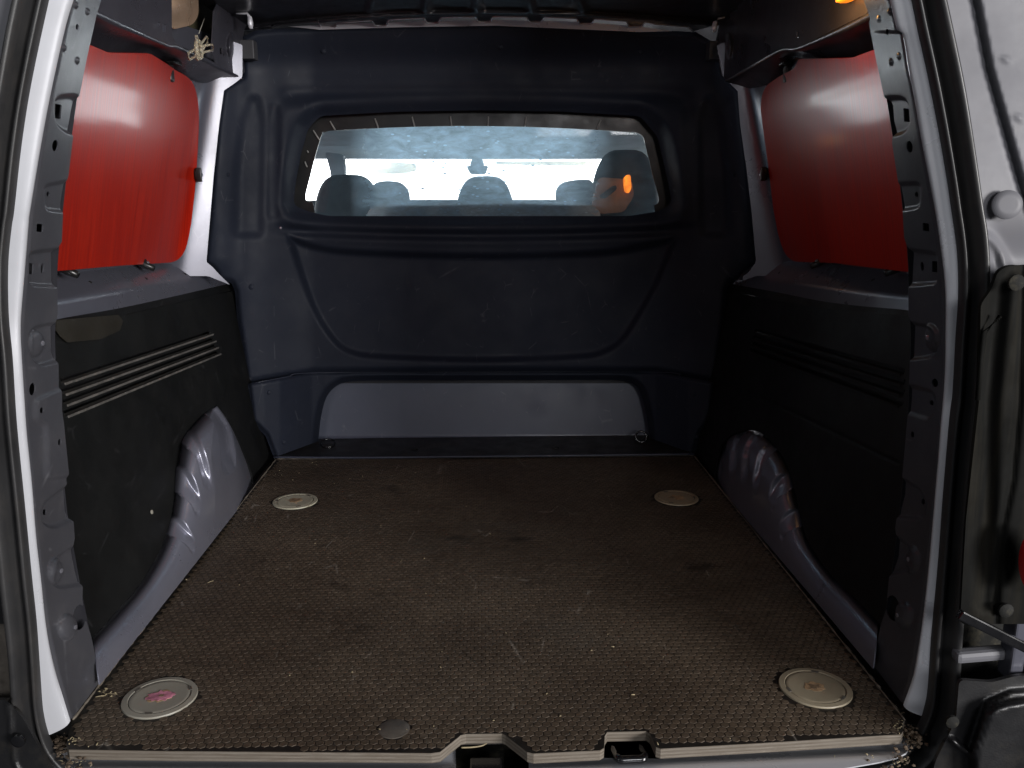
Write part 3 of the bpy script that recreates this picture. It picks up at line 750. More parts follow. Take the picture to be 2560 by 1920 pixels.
    def wall_surf(u, v, off=0.0):
        n_w = A([s * 1.0, 0.0, -wb]); d = ray(u, v)
        t1 = (wa - 0.6 * wb - off - C0 @ n_w) / (d @ n_w)
        # door post beside the bulkhead, turned towards the doorway
        n_p = A([-s * 0.52, -0.85, 0.0]); p0 = A([s * 0.722, 2.190, 0.80])
        t2 = ((p0 - C0) @ n_p - s * off * n_p[0] * 1.6) / (d @ n_p)
        k = 0.022
        t = -k * np.log(np.exp(-(t1 - 2) / k) + np.exp(-(t2 - 2) / k)) + 2
        return C0 + t[:, None] * d
    if L:
        wpoly = A([(60, 700), (60, 20), (240, 20), (420, 60), (620, 130), (625, 200), (575, 230), (560, 330), (545, 480), (530, 640), (525, 668), (560, 705), (500, 660)])
        wpoly = A([(60, 720), (60, 10), (300, 10), (606, 112), (606, 193), (584, 210), (560, 226), (548, 310), (534, 440), (524, 560), (516, 655), (532, 668), (546, 684), (575, 712), (520, 690), (440, 690), (300, 695)])
        r0 = [(60, 684), (150, 677), (300, 664), (440, 655), (490, 645), (560, 650)]
        r1 = [(60, 772), (145, 754), (316, 726), (443, 706), (530, 690), (585, 690)]
        r2 = [(60, 822), (145, 798), (240, 781), (316, 767), (430, 742), (590, 705)]
        r3 = [(60, 826), (145, 803), (307, 790), (443, 758), (513, 742), (595, 722)]
        red = np.concatenate([A([(60, 683), (150, 677), (300, 664)]), smooth([(400, 658), (440, 652), (464, 622), (478, 560)], 6), smooth([(487, 480), (494, 380), (497, 280), (488, 222), (470, 194), (440, 176)], 6), A([(418, 160), (376, 134), (272, 132), (225, 112), (60, 60)])])
        clips = [(493, 437, 'h'), (425, 170, 't'), (347, 655, 'b'), (148, 668, 'b')]
    else:
        wpoly = A([(2400, 720), (2400, 10), (2150, 10), (1792, 112), (1806, 190), (1844, 228), (1850, 310), (1866, 420), (1880, 540), (1890, 655), (1872, 680), (1830, 712), (1890, 690), (1970, 690), (2110, 695)])
        r0 = [(2400, 690), (2243, 676), (2081, 657), (1987, 653), (1930, 645), (1850, 650)]
        r1 = [(2400, 756), (2271, 742), (2113, 725), (1977, 706), (1880, 688), (1825, 690)]
        r2 = [(2400, 800), (2271, 776), (2150, 765), (2050, 752), (1940, 730), (1815, 708)]
        r3 = [(2400, 812), (2271, 791), (2050, 771), (1923, 749), (1880, 738), (1812, 724)]
        red = np.concatenate([A([(2400, 692), (2271, 680), (2081, 657)]), smooth([(2010, 655), (1984, 652), (1962, 632), (1945, 585)], 6), smooth([(1933, 520), (1920, 411), (1907, 316), (1902, 262), (1914, 218), (1950, 190)], 6), A([(1985, 172), (1997, 148), (2129, 145), (2180, 126), (2400, 40)])])
        clips = [(1912, 435, 'h'), (1968, 172, 't'), (2064, 650, 'b'), (2258, 664, 'b')]
    wall = V_(patch('window_surround_panel', wpoly, wall_surf, 8.0, M['metal'], thick=0.002))
    rr = []
    for r_, xo in ((r0, wa + 0.004), (r1, wa - 0.040), (r2, wa - 0.046)):
        q = resample(smooth(r_, 6), 60); rr.append(onX(q[:, 0], q[:, 1], s * xo))
    q = resample(smooth(r3, 6), 60); rr.append(on_plane(q[:, 0], q[:, 1], n_t, ta + 0.004))
    # bevel the crease
    mid = [rr[0], rr[0] * 0.12 + rr[1] * 0.88, rr[1] * 0.93 + rr[2] * 0.07 + A([0, 0, .002]), rr[1] * 0.75 + rr[2] * 0.25, rr[2]]
    sill = V_(loft('window_sill', mid, M['metal'], thick=0.002))
    S(loft('trim_top', [rr[2], rr[3]], M['trim'], thick=0.002), trim)
    for (u, v) in ([(224, 705), (364, 696), (462, 684)] if L else [(2045, 692), (2183, 700), (1949, 681)]):
        w = (v - interp_poly(A([u]), r0, 0)[0]) / (interp_poly(A([u]), r1, 0)[0] - interp_poly(A([u]), r0, 0)[0])
        p = onX(A([u]), A([v]), s * (wa + 0.004 - 0.044 * w))[0]
        S(lathe('plug', [(.0045, -.001), (.0045, .001), (0, .0015)], M['black'], None, p, (-s * 0.5, 0, 0.85), 12), sill)
    # red board over the window, a little bowed
    def red_surf(u, v):
        p = wall_surf(u, v, 0.009)
        y0, y1 = 1.25, 2.2
        t = np.clip((p[:, 1] - y0) / (y1 - y0), 0, 1)
        b = 0.14 * np.clip(2.2 - p[:, 1], 0, 1.1)
        b = b + 0.0016 * np.sin(t * 11.0) * sstep(p[:, 2], 0.6, 0.8)
        return wall_surf(u, v, 0.009 + b * 0.6)
    rp = patch('blanking_board', red, red_surf, 8.0, M['red'], thick=0.005)
    tag(rp, 'bright red board clipped over the side window above the vent with lit slats' if L else 'dark shaded red board clipped over the side window beside the tail light', 'window board', 'red boards over the side windows')
    for (u, v, k) in clips:
        p = wall_surf(A([u]), A([v]), 0.016)[0]
        bm = bmesh.new()
        if k == 'h':
            prof = rounded([(-.004, -.016), (.02, -.016), (.03, 0), (.02, .016), (-.004, .016)], .012)
            vs_ = [bm.verts.new((p[0] - s * .002, p[1] + a, p[2] + b)) for a, b in prof]; f = bm.faces.new(vs_)
            g2 = bmesh.ops.extrude_face_region(bm, geom=[f])
            for w_ in g2['geom']:
                if isinstance(w_, bmesh.types.BMVert): w_.co.x += s * 0.008
            box_bm(bm, (p[0] - s * .006, p[1] - .004, p[2]), (.012, .008, .034), None, .002)
            hd = p + A([-s * .006, .016, 0])
        elif k == 't':
            box_bm(bm, (p[0] - s * .004, p[1] - .012, p[2] - .012), (.012, .022, .036), None, .005)
            box_bm(bm, (p[0] - s * .008, p[1] + .004, p[2] + .010), (.02, .05, .007), None, .003)
            hd = p + A([-s * .012, .015, .012])
        else:
            pts = [p + A([0, 0, .020]), p + A([-s * .002, 0, .012]), p + A([-s * .006, 0, 0]), p + A([-s * .016, -.001, -.007]), p + A([-s * .032, -.002, -.014])]
            tube_bm(bm, pts, [.004, .009, .011, .008, .006], 8)
            hd = p + A([-s * .020, -.001, -.002])
        S(from_bm('clip', bm, M['clip'], None, True), rp)
        S(lathe('clip_screw', [(.0045, 0), (.004, .002), (0, .003)], M['bolt'], None, hd, (-s * 1.0, 0, 0.15 if k == 'h' else 0.6), 10), rp)
    return trim
M['slat'] = basic('dusty_slat', (0.10, 0.095, 0.088), 0.45, var=0.3, vscale=30, dust=((0.30, 0.27, 0.23), 0.5))
trimL = side(-1); trimR = side(1)
# brown tape flap on the left trim
tp = A([(140, 800), (296, 787), (308, 802), (300, 826), (252, 848), (168, 856), (150, 840), (140, 825)])
S(patch('tape_patch', tp, lambda u, v: on_plane(u, v, (-1, 0, -0.155), 0.624 - 0.006), 5.0, M['tape'], None, thick=0.001), trimL)
S(lathe('plug', [(.0045, 0), (.004, .0015), (0, .002)], M['cap'], None, on_plane(A([379]), A([1280]), (-1, 0, -0.155), 0.622)[0], (1, 0, 0.15), 12), trimL)

# ---------------------------------------------------------------- rear pillars, reveals and seal
PL = dict(
    s=-1,
    s_out=[(58, -60), (44, 0), (24, 95), (6, 206), (-14, 330), (-32, 500), (-44, 700), (-42, 900), (-30, 1080), (-12, 1230), (12, 1475), (19, 1490 + 40), (32, 1648), (41, 1775), (63, 1870), (95, 1930), (150, 1985), (240, 2020)],
    s_in=[(140, -60), (123, 0), (79, 206), (54, 364), (36, 525), (30, 563), (21, 658), (22, 785), (32, 895), (40, 1025), (47, 1108), (63, 1266), (80, 1440), (92, 1553), (101, 1680), (108, 1775), (127, 1847), (160, 1895), (205, 1932), (280, 1956)],
    f_out=[(205, -60), (184, 0), (165, 63), (136, 190), (108, 332), (76, 525), (73, 547), (60, 706), (49, 816), (51, 895), (58, 1000), (63, 1077), (76, 1203), (85, 1330), (98, 1435), (111, 1553), (139, 1680), (158, 1743), (176, 1802)],
    f_in=[(274, -60), (253, 0), (242, 36), (218, 142), (199, 237), (191, 269), (180, 329), (183, 342), (172, 437), (166, 459), (158, 506), (158, 525), (155, 604), (138, 630), (139, 703), (144, 722), (144, 785), (138, 816), (139, 880), (146, 899), (147, 950), (147, 1025),
          (152, 1060), (165, 1187), (172, 1279), (184, 1304), (187, 1346), (184, 1361), (196, 1425), (207, 1468), (206, 1499), (213, 1545), (228, 1591), (234, 1617), (242, 1658), (253, 1700)],
    f_in_s=[(274, -60), (253, 0), (199, 237), (172, 437), (150, 640), (142, 850), (150, 1050), (172, 1279), (207, 1475), (253, 1700)],
    rect=[(159, 279, 8, 18, .14), (100, 570, 8, 10, .1), (87, 672, 8, 14, .08)],
    oval=[(138, 364, 7.5, 15), (193, 67, 3.5, 8), (128, 485, 4, 7), (117, 671, 4, 13), (81, 973, 8, 16), (96, 1026, 5, 8), (141, 1105, 4, 9), (122, 1280, 4.5, 8)],
    big=(199, 1543, 17, 32),
    bolt=[(95, 858, 1), (141, 1427, 1), (166, 1568, 1)],
    dimple=[(190, 14), (218, 30), (160, 120), (193, 152)],
    pads=[(rounded([(138, 244), (200, 238), (215, 340), (170, 330), (145, 310)], 24), 1), (rounded([(112, 465), (175, 452), (170, 530), (116, 524)], 14), .6),
          (rounded([(78, 632), (160, 622), (160, 716), (78, 712)], 12), .9), (rounded([(78, 822), (150, 806), (160, 900), (100, 915), (76, 880)], 22), 1),
          (rounded([(84, 1000), (160, 968), (175, 1190), (112, 1200), (110, 1062), (84, 1050)], 16), -.7), (rounded([(108, 1262), (190, 1200), (200, 1290), (140, 1320), (110, 1310)], 20), .9),
          (rounded([(136, 1400), (200, 1358), (215, 1460), (150, 1470), (128, 1450)], 20), .9)])
PR = dict(
    s=1,
    s_out=[(2338, -60), (2354, 0), (2379, 111), (2404, 237), (2426, 380), (2445, 515), (2458, 595), (2463, 721), (2458, 848), (2449, 985), (2439, 1077), (2423, 1235), (2411, 1393), (2400, 1540), (2395, 1616), (2388, 1775), (2376, 1830), (2335, 1889), (2270, 1940), (2180, 1975)],
    s_in=[(2262, -60), (2278, 0), (2293, 73), (2319, 190), (2344, 316), (2366, 443), (2376, 512), (2392, 627), (2395, 737), (2388, 848), (2381, 980), (2373, 1045), (2357, 1235), (2345, 1400), (2328, 1585), (2322, 1680), (2316, 1743), (2303, 1791), (2271, 1847), (2220, 1890), (2120, 1925)],
    f_out=[(2208, -60), (2224, 0), (2243, 76), (2256, 84), (2271, 174), (2287, 253), (2303, 348), (2333, 503), (2350, 611), (2363, 721), (2366, 832), (2366, 911), (2361, 1000), (2357, 1045), (2347, 1171), (2335, 1298), (2322, 1430), (2309, 1537), (2293, 1632), (2281, 1696), (2258, 1762)],
    f_in=[(2140, -60), (2159, 0), (2176, 46), (2172, 57), (2192, 158), (2211, 244), (2221, 263), (2224, 301), (2232, 332), (2230, 358), (2243, 443), (2256, 520), (2260, 595), (2275, 633), (2271, 706), (2271, 791), (2278, 804), (2275, 880), (2272, 1000), (2263, 1108), (2256, 1187), (2254, 1235), (2244, 1273),
          (2238, 1320), (2241, 1346), (2237, 1393), (2224, 1430), (2221, 1458), (2218, 1490), (2214, 1528), (2202, 1560), (2195, 1598), (2186, 1623), (2180, 1658)],
    f_in_s=[(2140, -60), (2159, 0), (2211, 244), (2243, 443), (2265, 640), (2273, 850), (2263, 1108), (2240, 1320), (2216, 1500), (2180, 1658)],
    rect=[(2253, 288, 7, 17, -.14), (2314, 568, 8, 10, -.1), (2327, 667, 8, 14, -.04)],
    oval=[(2274, 367, 7.5, 15), (2218, 80, 4, 8), (2284, 486, 4, 7), (2295, 666, 4, 12), (2337, 957, 8, 11), (2321, 1007, 5, 7), (2281, 1086, 4, 8), (2298, 1254, 4.5, 8)],
    big=(2232, 1520, 17, 32),
    bolt=[(2326, 844, .8), (2279, 1398, .8), (2261, 1537, .8)],
    dimple=[(2198, 48), (2225, 30), (2228, 155), (2248, 141)],
    pads=[(rounded([(2205, 244), (2262, 244), (2274, 290), (2262, 330), (2210, 342)], 24), 1), (rounded([(2240, 460), (2300, 458), (2296, 518), (2246, 526)], 14), .6),
          (rounded([(2255, 622), (2338, 634), (2338, 708), (2255, 714)], 12), .9), (rounded([(2265, 805), (2340, 822), (2338, 890), (2262, 900)], 22), 1),
          (rounded([(2258, 962), (2332, 980), (2336, 1020), (2322, 1050), (2258, 1030)], 16), .7), (rounded([(2240, 1190), (2300, 1225), (2314, 1270), (2300, 1300), (2225, 1290)], 20), .9),
          (rounded([(2225, 1330), (2285, 1380), (2290, 1420), (2210, 1440)], 20), .9)])
Y_SEAL, Y_FO, Y_FI = 1.092, 1.105, 1.225
def pillar(P):
    s = P['s']
    fo, fi, fis = A(P['f_out']), A(P['f_in']), A(P['f_in_s'])
    poly = np.concatenate([fo, fi[::-1]])
    holes = [rounded([(u - w, v - h + s * k * w), (u + w, v - h - s * k * w), (u + w - s * 0 + (-k * h if s < 0 else -k * h), v + h - s * k * w), (u - w - k * h, v + h + s * k * w)], 2, 2) for (u, v, w, h, k) in P['rect']]
    holes += [ellipse(u, v, a, b, 14, 0.1 * -s) for (u, v, a, b) in P['oval']]
    bu = P['big']; holes.append(ellipse(*bu, 24, 0.12 * s * -1))
    def surf(u, v):
        a = (u - interp_poly(v, P['f_out'])) / (interp_poly(v, P['f_in_s']) - interp_poly(v, P['f_out']))
        Y = Y_FO + (Y_FI - Y_FO) * a
        p = onY(u, v, Y)
        q = np.stack([u, v], 1); d = np.zeros(len(u))
        for pad, k in P['pads']: d += -0.0065 * k * sstep(sdf(q, pad), 7, -7)
        for (bx, by, k) in P['bolt']:
            r = np.hypot((u - bx) / 22, (v - by) / 34); d += 0.010 * k * np.sqrt(np.clip(1 - r * r, 0, 1))
        for (bx, by) in P['dimple']:
            r = np.hypot((u - bx) / 5, (v - by) / 9); d += 0.003 * np.clip(1 - r * r, 0, 1)
        d -= 0.006 * sstep(np.abs(a), 0.10, 0.0)          # outer edge rolls away to the reveal
        p[:, 0] += -s * d
        return p
    flange = V_(patch('pillar_flange', poly, surf, 2.6, M['pillar'], holes=holes, thick=0.0015))
    for (bx, by, k) in P['bolt']:
        c = surf(A([bx + 4 * -s]), A([by]))[0]
        S(lathe('stud', [(.0035, -.001), (.0035, .0015), (.002, .002), (0, .002)], M['bolt'], None, c, (-s * 1.0, -0.2, 0), 8), flange)
    # dark cavity wall of the box section behind the flange
    vv = np.linspace(-60, 1690, 40)
    rows = []
    for a, off in ((-0.1, 0.03), (0.5, 0.05), (1.0, 0.05), (1.02, 0.004)):
        u = interp_poly(vv, P['f_out']) * (1 - a) + interp_poly(vv, P['f_in_s']) * a
        p = onY(u, vv, Y_FO + (Y_FI - Y_FO) * a); p[:, 0] += s * off; rows.append(p)
    S(loft('box_section', rows, M['dark'], None, thick=0.001), flange)
    # painted reveal between flange and seal
    n = 120
    si = A(P['s_in']); si = np.vstack([si[si[:, 1] < (1800 if s < 0 else 1760)], [(122, 1838) if s < 0 else (2304, 1790)]]); a_ = resample(smooth(si, 4), n); b_ = resample(smooth(P['f_out'], 4), n)
    so = resample(smooth(P['s_out'], 4), n)
    pa, pb = onY(a_[:, 0], a_[:, 1], Y_SEAL), onY(b_[:, 0], b_[:, 1], Y_FO)
    rows = []
    for w in np.linspace(0, 1, 7):
        p = pa * (1 - w) + pb * w
        p[:, 0] -= s * 0.006 * math.sin(math.pi * w); rows.append(p)
    # foot of the reveal flares onto the sill
    V_(loft('doorway_reveal', rows, M['silver'], thick=0.002))
    return a_, so
la, lo_ = pillar(PL); ra, ro_ = pillar(PR)
# seal profile across inner -> outer edge
sin_px = np.concatenate([smooth(PL['s_in'], 4), smooth([(280, 1956), (700, 1975), (1280, 1978), (1700, 1960), (2120, 1925)], 6)[1:], smooth(PR['s_in'], 4)[::-1][1:]])
sout_px = np.concatenate([smooth(PL['s_out'], 4), smooth([(240, 2020), (700, 2060), (1280, 2066), (1700, 2040), (2180, 1975)], 6)[1:], smooth(PR['s_out'], 4)[::-1][1:]])
SI, SO = resample(sin_px, 420), resample(sout_px, 420)
prof = [(0.0, .000), (.03, .012), (.10, .016), (.17, .013), (.24, .003), (.32, .001), (.38, .006), (.46, .018), (.56, .026), (.66, .029), (.76, .027), (.85, .020), (.90, .012), (.93, .010), (.97, .006), (1.0, .0)]
I3, O3 = onY(SI[:, 0], SI[:, 1], Y_SEAL), onY(SO[:, 0], SO[:, 1], Y_SEAL - 0.004)
rows = []
for a, h in prof:
    p = I3 * (1 - a) + O3 * a; p[:, 1] -= h; rows.append(p)
seal = V_(loft('door_seal', rows, M['rubber'], thick=0.0015))

# ---------------------------------------------------------------- sill under the board edge
sl = smooth([(120, 1845), (170, 1900), (250, 1950), (700, 1985), (1280, 1990), (1700, 1970), (2200, 1905), (2280, 1850), (2300, 1790)], 5)
spoly = np.concatenate([sl, A([(2280, 1700), (1204, 1740), (150, 1740)])])
well1 = rounded([(1140, 1800), (1322, 1800), (1322, 1960), (1140, 1960)], 8); well2 = rounded([(1536, 1780), (1608, 1780), (1608, 1895), (1536, 1895)], 6)
def sill_surf(u, v):
    p = onZ(u, v, -0.026); q = np.stack([u, v], 1)
    lip = 0.012 * sstep(v + 14 * ((u - 1204) / 1050) ** 2 * 0 + np.interp(u, [150, 1204, 2280], [8, 0, 45]), 1905, 1935)
    return onZ(u, v, -0.030 + lip)
sill = V_(patch('door_sill', spoly, sill_surf, 8.0, M['silver'], holes=[well1, well2], thick=0.002))
for w_, dz in ((well1, .05), (well2, .045)):
    t3 = onZ(w_[:, 0], w_[:, 1], -0.0285); b3 = t3 - A([0, 0, dz])
    rows = [np.vstack([t3, t3[:1]]), np.vstack([b3, b3[:1]])]
    o = loft('latch_well', rows, M['dirty_black'], None, sm=False)
    cen = b3.mean(0); Vs = np.vstack([b3, cen]); nb = len(b3)
    S(link('well_floor', Vs, [(i, (i + 1) % nb, nb) for i in range(nb)], M['dirty_black'], None, False), V_(o))
# striker loop in the small notch, catch plate in the big one
a, b = onZ(A([1546, 1612]), A([1900, 1897]), -0.012)
pts = [a + A([-.004, .07, -.014]), a + A([-.002, .02, -.006]), a + A([0, .004, 0]), a * .9 + b * .1, (a + b) / 2, a * .1 + b * .9, b + A([0, .004, 0]), b + A([.002, .02, -.006]), b + A([-.006, .07, -.014])]
V_(tube('striker_loop', smooth(pts, 3), .0055, M['strut'], None, 10))
V_(box('striker_plate', onZ(A([1575]), A([1850]), -.05)[0], (.05, .05, .006), M['bolt'], None, None, .001))
c = onZ(A([1215]), A([1925]), -0.035)[0]
V_(box('catch_block', c, (.045, .03, .02), M['strut'], None, None, .003))
V_(box('catch_plate', onZ(A([1200]), A([1880]), -.06)[0], (.07, .07, .006), M['dirty_black'], None, None, .001))
cw = smooth([(1153, 1869), (1180, 1868), (1205, 1864), (1219, 1856)], 5)
V_(tube('release_wire', onZ(cw[:, 0], cw[:, 1], -0.02), .0011, M['straw'], None, 6))

# ---------------------------------------------------------------- roof and cross member
def cren():
    pts = [(604, 76), (676, 71), (687, 62), (766, 54), (797, 53)]
    x = 805
    base = lambda u: 44 + 20 * ((u - 1240) / 440.0) ** 2 if True else 0
    teeth = [(805, 836), (936, 966), (1066, 1096), (1194, 1226), (1322, 1354), (1447, 1480), (1572, 1606)]
    for (a, b) in teeth:
        ya = base(a); pts += [(a - 6, ya - 3), (a, ya + 9), (a + 5, ya + 11), (b - 5, ya + 11), (b, ya + 9), (b + 7, base(b) - 3)]
    pts += [(1640, 60), (1720, 67), (1728, 74), (1733, 78)]
    return A(pts)
cr = cren()
ZR = 1.172
rf_poly = np.concatenate([cr, A([(1800, 60), (2010, -60), (1900, -90), (500, -90), (400, -60), (580, 60)])])
def roof_surf(u, v):
    p = onZ(u, v, ZR); 
    z = np.full(len(u), ZR)
    q = np.stack([u, v], 1)
    for x0 in (920, 1060, 1190, 1330, 1460): 
        xx = x0 + (v - 40) * (x0 - 1204) * 0.0012
        z = z - 0.010 * np.exp(-((u - xx) / 12.0) ** 2) * sstep(v, 38, 22)
    z = z - 0.012 * np.exp(-((v - 33 - 20 * ((u - 1240) / 440.0) ** 2) / 6.0) ** 2)
    return onZ(u, v, z)
crossm = V_(patch('roof_crossmember', rf_poly, roof_surf, 4.0, M['dark'], thick=0.003))
ce = onZ(cr[:, 0], cr[:, 1], ZR - 0.001)
S(tube('bright_flange_edge', ce, 0.0021, M['bright'], None, 6), crossm)
ts_ = [(720, 66), (900, 58), (1040, 53), (1240, 50), (1440, 54), (1600, 66), (1680, 78), (1600, 80), (1240, 64), (1000, 68), (800, 74)]
V_(patch('header_strip', A(ts_), lambda u, v: onY(u, v, 2.428 + 0 * u), 6.0, M['bright'], thick=0.002))
V_(box('roof_panel', (0, 1.62, 1.215), (1.36, 1.25, 0.02), M['dark'], None, None, 0))
for y in (1.35, 1.75, 2.05): V_(box('roof_bow', (0, y, 1.19), (1.3, .07, .03), M['dark'], None, None, .006))

# ---------------------------------------------------------------- cant rails under the roof
def rail(s):
    L = s < 0
    X0 = 0.60
    if L:
        bead0, bead1 = (200, 4), (417, 105)
        face = A([(180, -30), (429, -30), (430, 90), (440, 106), (412, 108), (160, -12)])
        low_a = [(200, 10), (300, 56), (412, 109), (440, 113), (520, 150), (606, 196)]
        low_b = [(180, 95), (228, 112), (272, 133), (376, 134), (422, 163), (500, 205), (566, 214)]
        plate = A([(534, 28), (560, -30), (640, 20), (610, 75), (606, 118), (612, 180), (600, 192), (540, 160), (529, 128)])
        back = A([(425, -30), (560, -30), (540, 150), (425, 115)])
        peach = rounded([(427, -40), (497, -40), (496, 40), (482, 62), (428, 75)], 14)
        slots = [(396, 61, 4, 7), (410, 70, 4.5, 11), (553, 128, 3, 8), (560, 137, 2, 4), (570, 56, 2, 3)]
    else:
        face = A([(2185, -30), (1850, -30), (1840, 60), (1930, 118), (1998, 117), (2168, 34)])
        low_a = [(2185, 30), (2100, 72), (1998, 118), (1960, 121), (1900, 150), (1815, 200)]
        low_b = [(2215, 112), (2176, 128), (2130, 145), (1990, 147), (1968, 170), (1930, 205), (1850, 226)]
        plate = A([(1850, 20), (1800, 50), (1790, 100), (1800, 185), (1815, 200), (1900, 150), (1960, 118), (1900, 80)])
        back = None; peach = None
        slots = [(1994, 86, 3, 9), (2006, 78, 2, 4)]
    holes = [rounded([(u - a, v - b), (u + a, v - b + 2), (u + a, v + b), (u - a, v + b - 2)], 1.5, 2) for (u, v, a, b) in slots if inside(A([(u, v)]), face)[0]]
    r = V_(patch('cant_rail', face, lambda u, v: onX(u, v, s * X0), 2.8, M['railm'], holes=holes, thick=0.002))
    a = resample(smooth(low_a, 5), 60); b = resample(smooth(low_b, 2), 60)
    pa = onX(a[:, 0], a[:, 1], s * X0); pb = onX(b[:, 0], b[:, 1], s * 0.665)
    rows = [pa + A([0, 0, .002]), pa * .93 + pb * .07 + A([-s * .006, 0, -.001]), pa * .85 + pb * .15 + A([-s * .002, 0, -.002]), pa * .5 + pb * .5 + A([s * .004, 0, .002]), pb * .94 + pa * .06, pb, pb + A([s * .012, 0, .001])]
    S(loft('rail_lower_lip', rows, M['railm'], None, thick=0.0015), r)
    hp = [rounded([(u - x, v - y), (u + x, v - y + 1), (u + x, v + y), (u - x, v + y - 1)], 1, 2) for (u, v, x, y) in slots if inside(A([(u, v)]), plate)[0]]
    bu, bv = (585, 118) if L else (1815, 118)
    def psurf(u, v):
        d = np.hypot((u - (577 if L else 1822)) / 10, (v - 115) / 34); d = 0.012 * np.clip(1 - d * d, 0, 1)
        return onX(u, v, s * (X0 + 0.01 - d))
    S(patch('rail_end_plate', plate, psurf, 2.8, M['railm'], None, holes=hp, thick=0.002), r)
    if L:
        S(patch('rail_recess', back, lambda u, v: onX(u, v, s * (X0 + .07)), 8.0, M['recess'], None, thick=0.002), r)
        q = lambda u, v: onX(u, v, s * (X0 + .05 - .035 * np.exp(-(((u - 440) / 55.0) ** 2 + ((v - 10) / 45.0) ** 2))))
        S(patch('recess_pressing', peach, q, 4.0, M['peach'], None, thick=0.002), r)
    blk = onY(A([622 if L else 1786]), A([126 if L else 128]), 2.36)[0]
    S(box('end_block', blk, (.036, .04, .046), M['blockm'], None, None, .003), r)
    # small bright hook hanging from the roof corner
    hk = [(590, 34), (618, 34), (624, 44), (626, 60), (628, 72)] if L else [(1812, 43), (1795, 46), (1788, 56), (1785, 72), (1784, 80)]
    pts = onY(A(hk)[:, 0], A(hk)[:, 1], 2.25)
    S(tube('roof_hook', pts, [.002, .003, .006, .007, .004], M['bright'], None, 8), r)
M['railm'] = basic('rail_metal', (0.060, 0.058, 0.072), 0.34, metal=0.25, coat=0.3, coat_rough=0.2, var=0.08, vscale=6, scr=0.15)
M['recess'] = basic('olive_cavity', (0.055, 0.050, 0.026), 0.6, var=0.4, vscale=12)
M['peach'] = basic('lamp_tinted_pressing', (0.52, 0.36, 0.25), 0.35, metal=0.2, coat=0.3, var=0.05)  # warm light of the bay lamp is put into this base colour
M['blockm'] = basic('grey_block', (0.05, 0.05, 0.055), 0.55, var=0.1)
rail(-1); rail(1)

# amber load-bay lamp on the right rail, lit
lp = onX(A([2122]), A([4]), 0.585)[0]
lamp = V_(box('load_bay_lamp', lp + A([0, 0, .018]), (.026, .06, .032), M['amber'], None, None, .008))
pl = bpy.data.lights.new('load_bay_bulb', 'POINT'); pl.energy = 0.6; pl.color = (1.0, 0.50, 0.16); pl.shadow_soft_size = 0.02
plo = bpy.data.objects.new('load_bay_bulb', pl); COL.objects.link(plo); plo.location = lp + A([-.05, 0, .0])

# ---------------------------------------------------------------- outer skin of the load bay
for s in (-1, 1):
    V_(box('body_side', (s * 0.86, 1.80, 0.56), (0.03, 1.42, 1.36), M['silver'], None, None, 0.004))
V_(box('floor_pan', (0.011, 1.76, -0.030), (1.36, 1.30, 0.018), M['pan'], None, None, 0.002))
V_(box('underfloor', (0, 1.80, -0.10), (1.74, 1.6, 0.03), M['dark'], None, None, 0.002))

# ---------------------------------------------------------------- outside, right of the doorway
def flat(name, pts, Y, mat, step=10, thick=0.012, disp=None, parent=None):
    f = (lambda u, v: onY(u, v, Y + 0 * u)) if disp is None else (lambda u, v: onY(u, v, Y + disp(u, v)))
    o = patch(name, pts, f, step, mat, thick=thick); return V_(o) if parent is None else S(o, parent)
def qdisp(u, v):
    q = np.stack([u, v], 1)
    d = seg_dist(q, A([(2426, -60), (2470, 170), (2540, 420), (2600, 620)]), False)[0]
    side_ = np.where((u - np.interp(v, [-60, 170, 420, 620], [2426, 2470, 2540, 2600])) > 0, 1, 0)
    y = -0.010 * sstep(d * side_, 0, 14) + 0.006 * np.exp(-(d / 8.0) ** 2)
    y += 0.02 * np.exp(-((v - 650) / 70.0) ** 2) * sstep(u, 2440, 2500)
    d2 = seg_dist(q, ellipse(2480, 660, 30, 70, 24, -.3))[0]; y -= 0.010 * np.exp(-(d2 / 12.0) ** 2)
    for (a, b) in ((2515, 150), (2548, 295)):
        y -= .004 * np.exp(-(((u - a) / 10) ** 2 + ((v - b) / 6) ** 2))
    return y
M['quarter'] = basic('dusty_shaded_silver_paint', (0.145, 0.145, 0.16), 0.50, metal=0.0, spec=0.3, var=0.10, vscale=4, dust=((0.14, 0.13, 0.11), 0.25))  # dusty silver; base darkened in place of shade from the key lamp
quarter = flat('rear_quarter_panel', A([(2330, -60), (2920, -60), (2920, 800), (2455, 800), (2440, 600), (2420, 420), (2390, 200)]), 1.085, M['quarter'], 8, .004, qdisp)
S(lathe('door_stop_button', [(.018, 0), (.018, .003), (.015, .006), (.010, .0065), (0, .006)], M['quarter'], None, onY(A([2516]), A([512]), 1.075)[0], (-.2, -1, 0.1), 24), quarter)
hdisp = lambda u, v: -0.012 * sstep(seg_dist(np.stack([u, v], 1), A([(2462, 1500), (2470, 1000), (2500, 700), (2530, 672), (2700, 665)]), False)[0], 0, 40) + .006 * np.exp(-((u - np.interp(v, [600, 1000, 1200, 1350, 1500], [2560, 2548, 2530, 2500, 2490])) / 9.0) ** 2)
cover = flat('hinge_cover', rounded([(2452, 760), (2478, 725), (2494, 680), (2520, 664), (2920, 660), (2920, 1560), (2400, 1560), (2415, 1300), (2448, 1000)], 14), 1.045, M['runs'], 7, .004, hdisp)
hb = onY(A([2538]), A([706]), 1.02)[0]
S(lathe('cover_bolt', [(.010, 0), (.010, .004), (.005, .006), (0, .006)], M['dirty_black'], None, hb, (0, -1, 0), 12), cover)
ll = [(2500, 790), (2462, 830), (2452, 900), (2444, 1000)]
